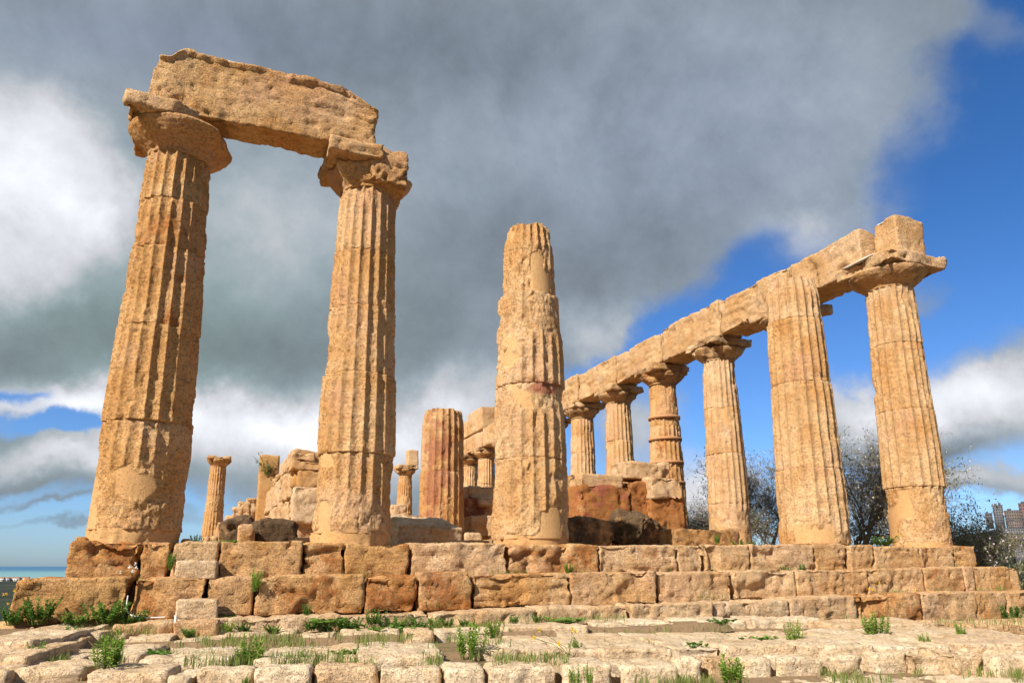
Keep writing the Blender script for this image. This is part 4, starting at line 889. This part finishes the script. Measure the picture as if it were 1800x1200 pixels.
# ------------------------------------------------------------------ far town on the hill, houses by the coast
def far_mat(name, c): return flat(name, c, .9, .08, .05)
TOWN = [far_mat("town_plaster_grey_shaded", (.12, .12, .135)), far_mat("town_plaster_tan_shaded", (.14, .11, .095)), far_mat("town_plaster_rose_shaded", (.15, .095, .085)), far_mat("town_concrete_shaded", (.09, .09, .105))]  # wall colours darkened: cloud shadow and haze over the town are put into them
GLASS = far_mat("town_window", (.065, .068, .08)); HWHITE = far_mat("house_white", (.62, .60, .57)); ROOF = far_mat("roof_tile", (.32, .15, .09))
def box(s_, x0, x1, y0, y1, z0, z1):
    V = [(x, y, z) for x in (x0, x1) for y in (y0, y1) for z in (z0, z1)]
    s_.add(V, [[0, 1, 3, 2], [4, 6, 7, 5], [0, 4, 5, 1], [2, 3, 7, 6], [0, 2, 6, 4], [1, 5, 7, 3]])
def building(label, px0, px1, py0, py1, D_, m, floors, bays, tower=False, group="apartment blocks of the far hill town"):
    a, b = atD(px0, py1, D_), atD(px1, py1, D_); t = atD((px0+px1)/2, py0, D_); w = math.hypot(*(b-a)[:2]); c = (a+b)/2; h = t[2]-c[2]
    root = empty("apartment_block", (c[0], c[1], c[2]), label, "building", group, rz=math.atan2(b[1]-a[1], b[0]-a[0])); root['kind'] = 'thing'
    s_ = Soup(); box(s_, -w/2, w/2, 0, w*.7, -12, h); w_ = s_.obj("wall", m, root, smooth=False)
    s_ = Soup(); box(s_, -w/2-.4, w/2+.4, -.4, w*.7+.4, h, h+.8); box(s_, -w*.3, -w*.05, w*.2, w*.5, h+.8, h+4); 
    if tower: box(s_, w*.1, w*.35, w*.2, w*.5, h+.8, h+5)
    s_.obj("roof", TOWN[3], root, smooth=False)
    for f in range(floors):
        for k in range(bays):
            x = -w/2+w*(k+.5)/bays; z = h*(f+.5)/floors; s_ = Soup(); box(s_, x-w/bays*.28, x+w/bays*.28, -.25, .5, z-h/floors*.27, z+h/floors*.27); s_.obj("window", GLASS, root, smooth=False)
building("tall grey twin-topped tower block at the left of the far town", 1749, 1767, 888, 920, 1480, TOWN[0], 7, 4, True)
building("long tan block right of the twin-topped tower block", 1768, 1797, 897, 918, 1500, TOWN[1], 4, 7)
building("dark rose tower at the frame's right edge above the far town", 1795, 1822, 884, 920, 1540, TOWN[2], 6, 4)
building("low tan apartment row below the long tan block", 1772, 1800, 915, 928, 1380, TOWN[1], 3, 7)
building("grey apartment row in the middle of the far town's slope", 1764, 1804, 928, 939, 1280, TOWN[0], 2, 9)
building("rose-walled house low on the far town's slope", 1772, 1793, 939, 951, 1180, TOWN[2], 2, 4)
building("pale grey house lowest on the far town's slope", 1784, 1810, 962, 972, 1040, TOWN[0], 2, 5)
building("small dark block left of the tower block on the hill", 1733, 1746, 902, 916, 1460, TOWN[3], 3, 3)
for i, (px, w, m, lb) in enumerate([(2, 6, HWHITE, "white coastal house at the far left edge"), (9, 9, HWHITE, "white coastal house with red roof, second from the left edge"), (25, 12, HWHITE, "longest low white coastal house, third from the left edge"), (42, 11, HWHITE, "white coastal house touching the platform's left corner")]):
    D_ = 3350.; p = atD(px, 1021.5, D_); k = D_/FPX; p[2] = land_h([p[0]], [p[1]])[0]; root = empty("coastal_house", p, lb, "house", "white houses by the distant shore", rz=-.2); root['kind'] = 'thing'
    W_, H_ = w*k*.95, 11.
    s_ = Soup(); box(s_, -W_/2, W_/2, 0, W_*.5, -6, H_); s_.obj("wall", m, root, smooth=False)
    s_ = Soup(); s_.add([(-W_/2, -.8, H_), (W_/2, -.8, H_), (W_/2, W_*.25, H_+4.5), (-W_/2, W_*.25, H_+4.5), (W_/2, W_*.5+.8, H_), (-W_/2, W_*.5+.8, H_)], [[0, 1, 2, 3], [3, 2, 4, 5]]); s_.obj("roof", ROOF, root, smooth=False)
    for j in range(3):
        s_ = Soup(); x = W_*(j-1)*.3; box(s_, x-1.5, x+1.5, -.3, .5, 3, 7); s_.obj("window", GLASS, root, smooth=False)
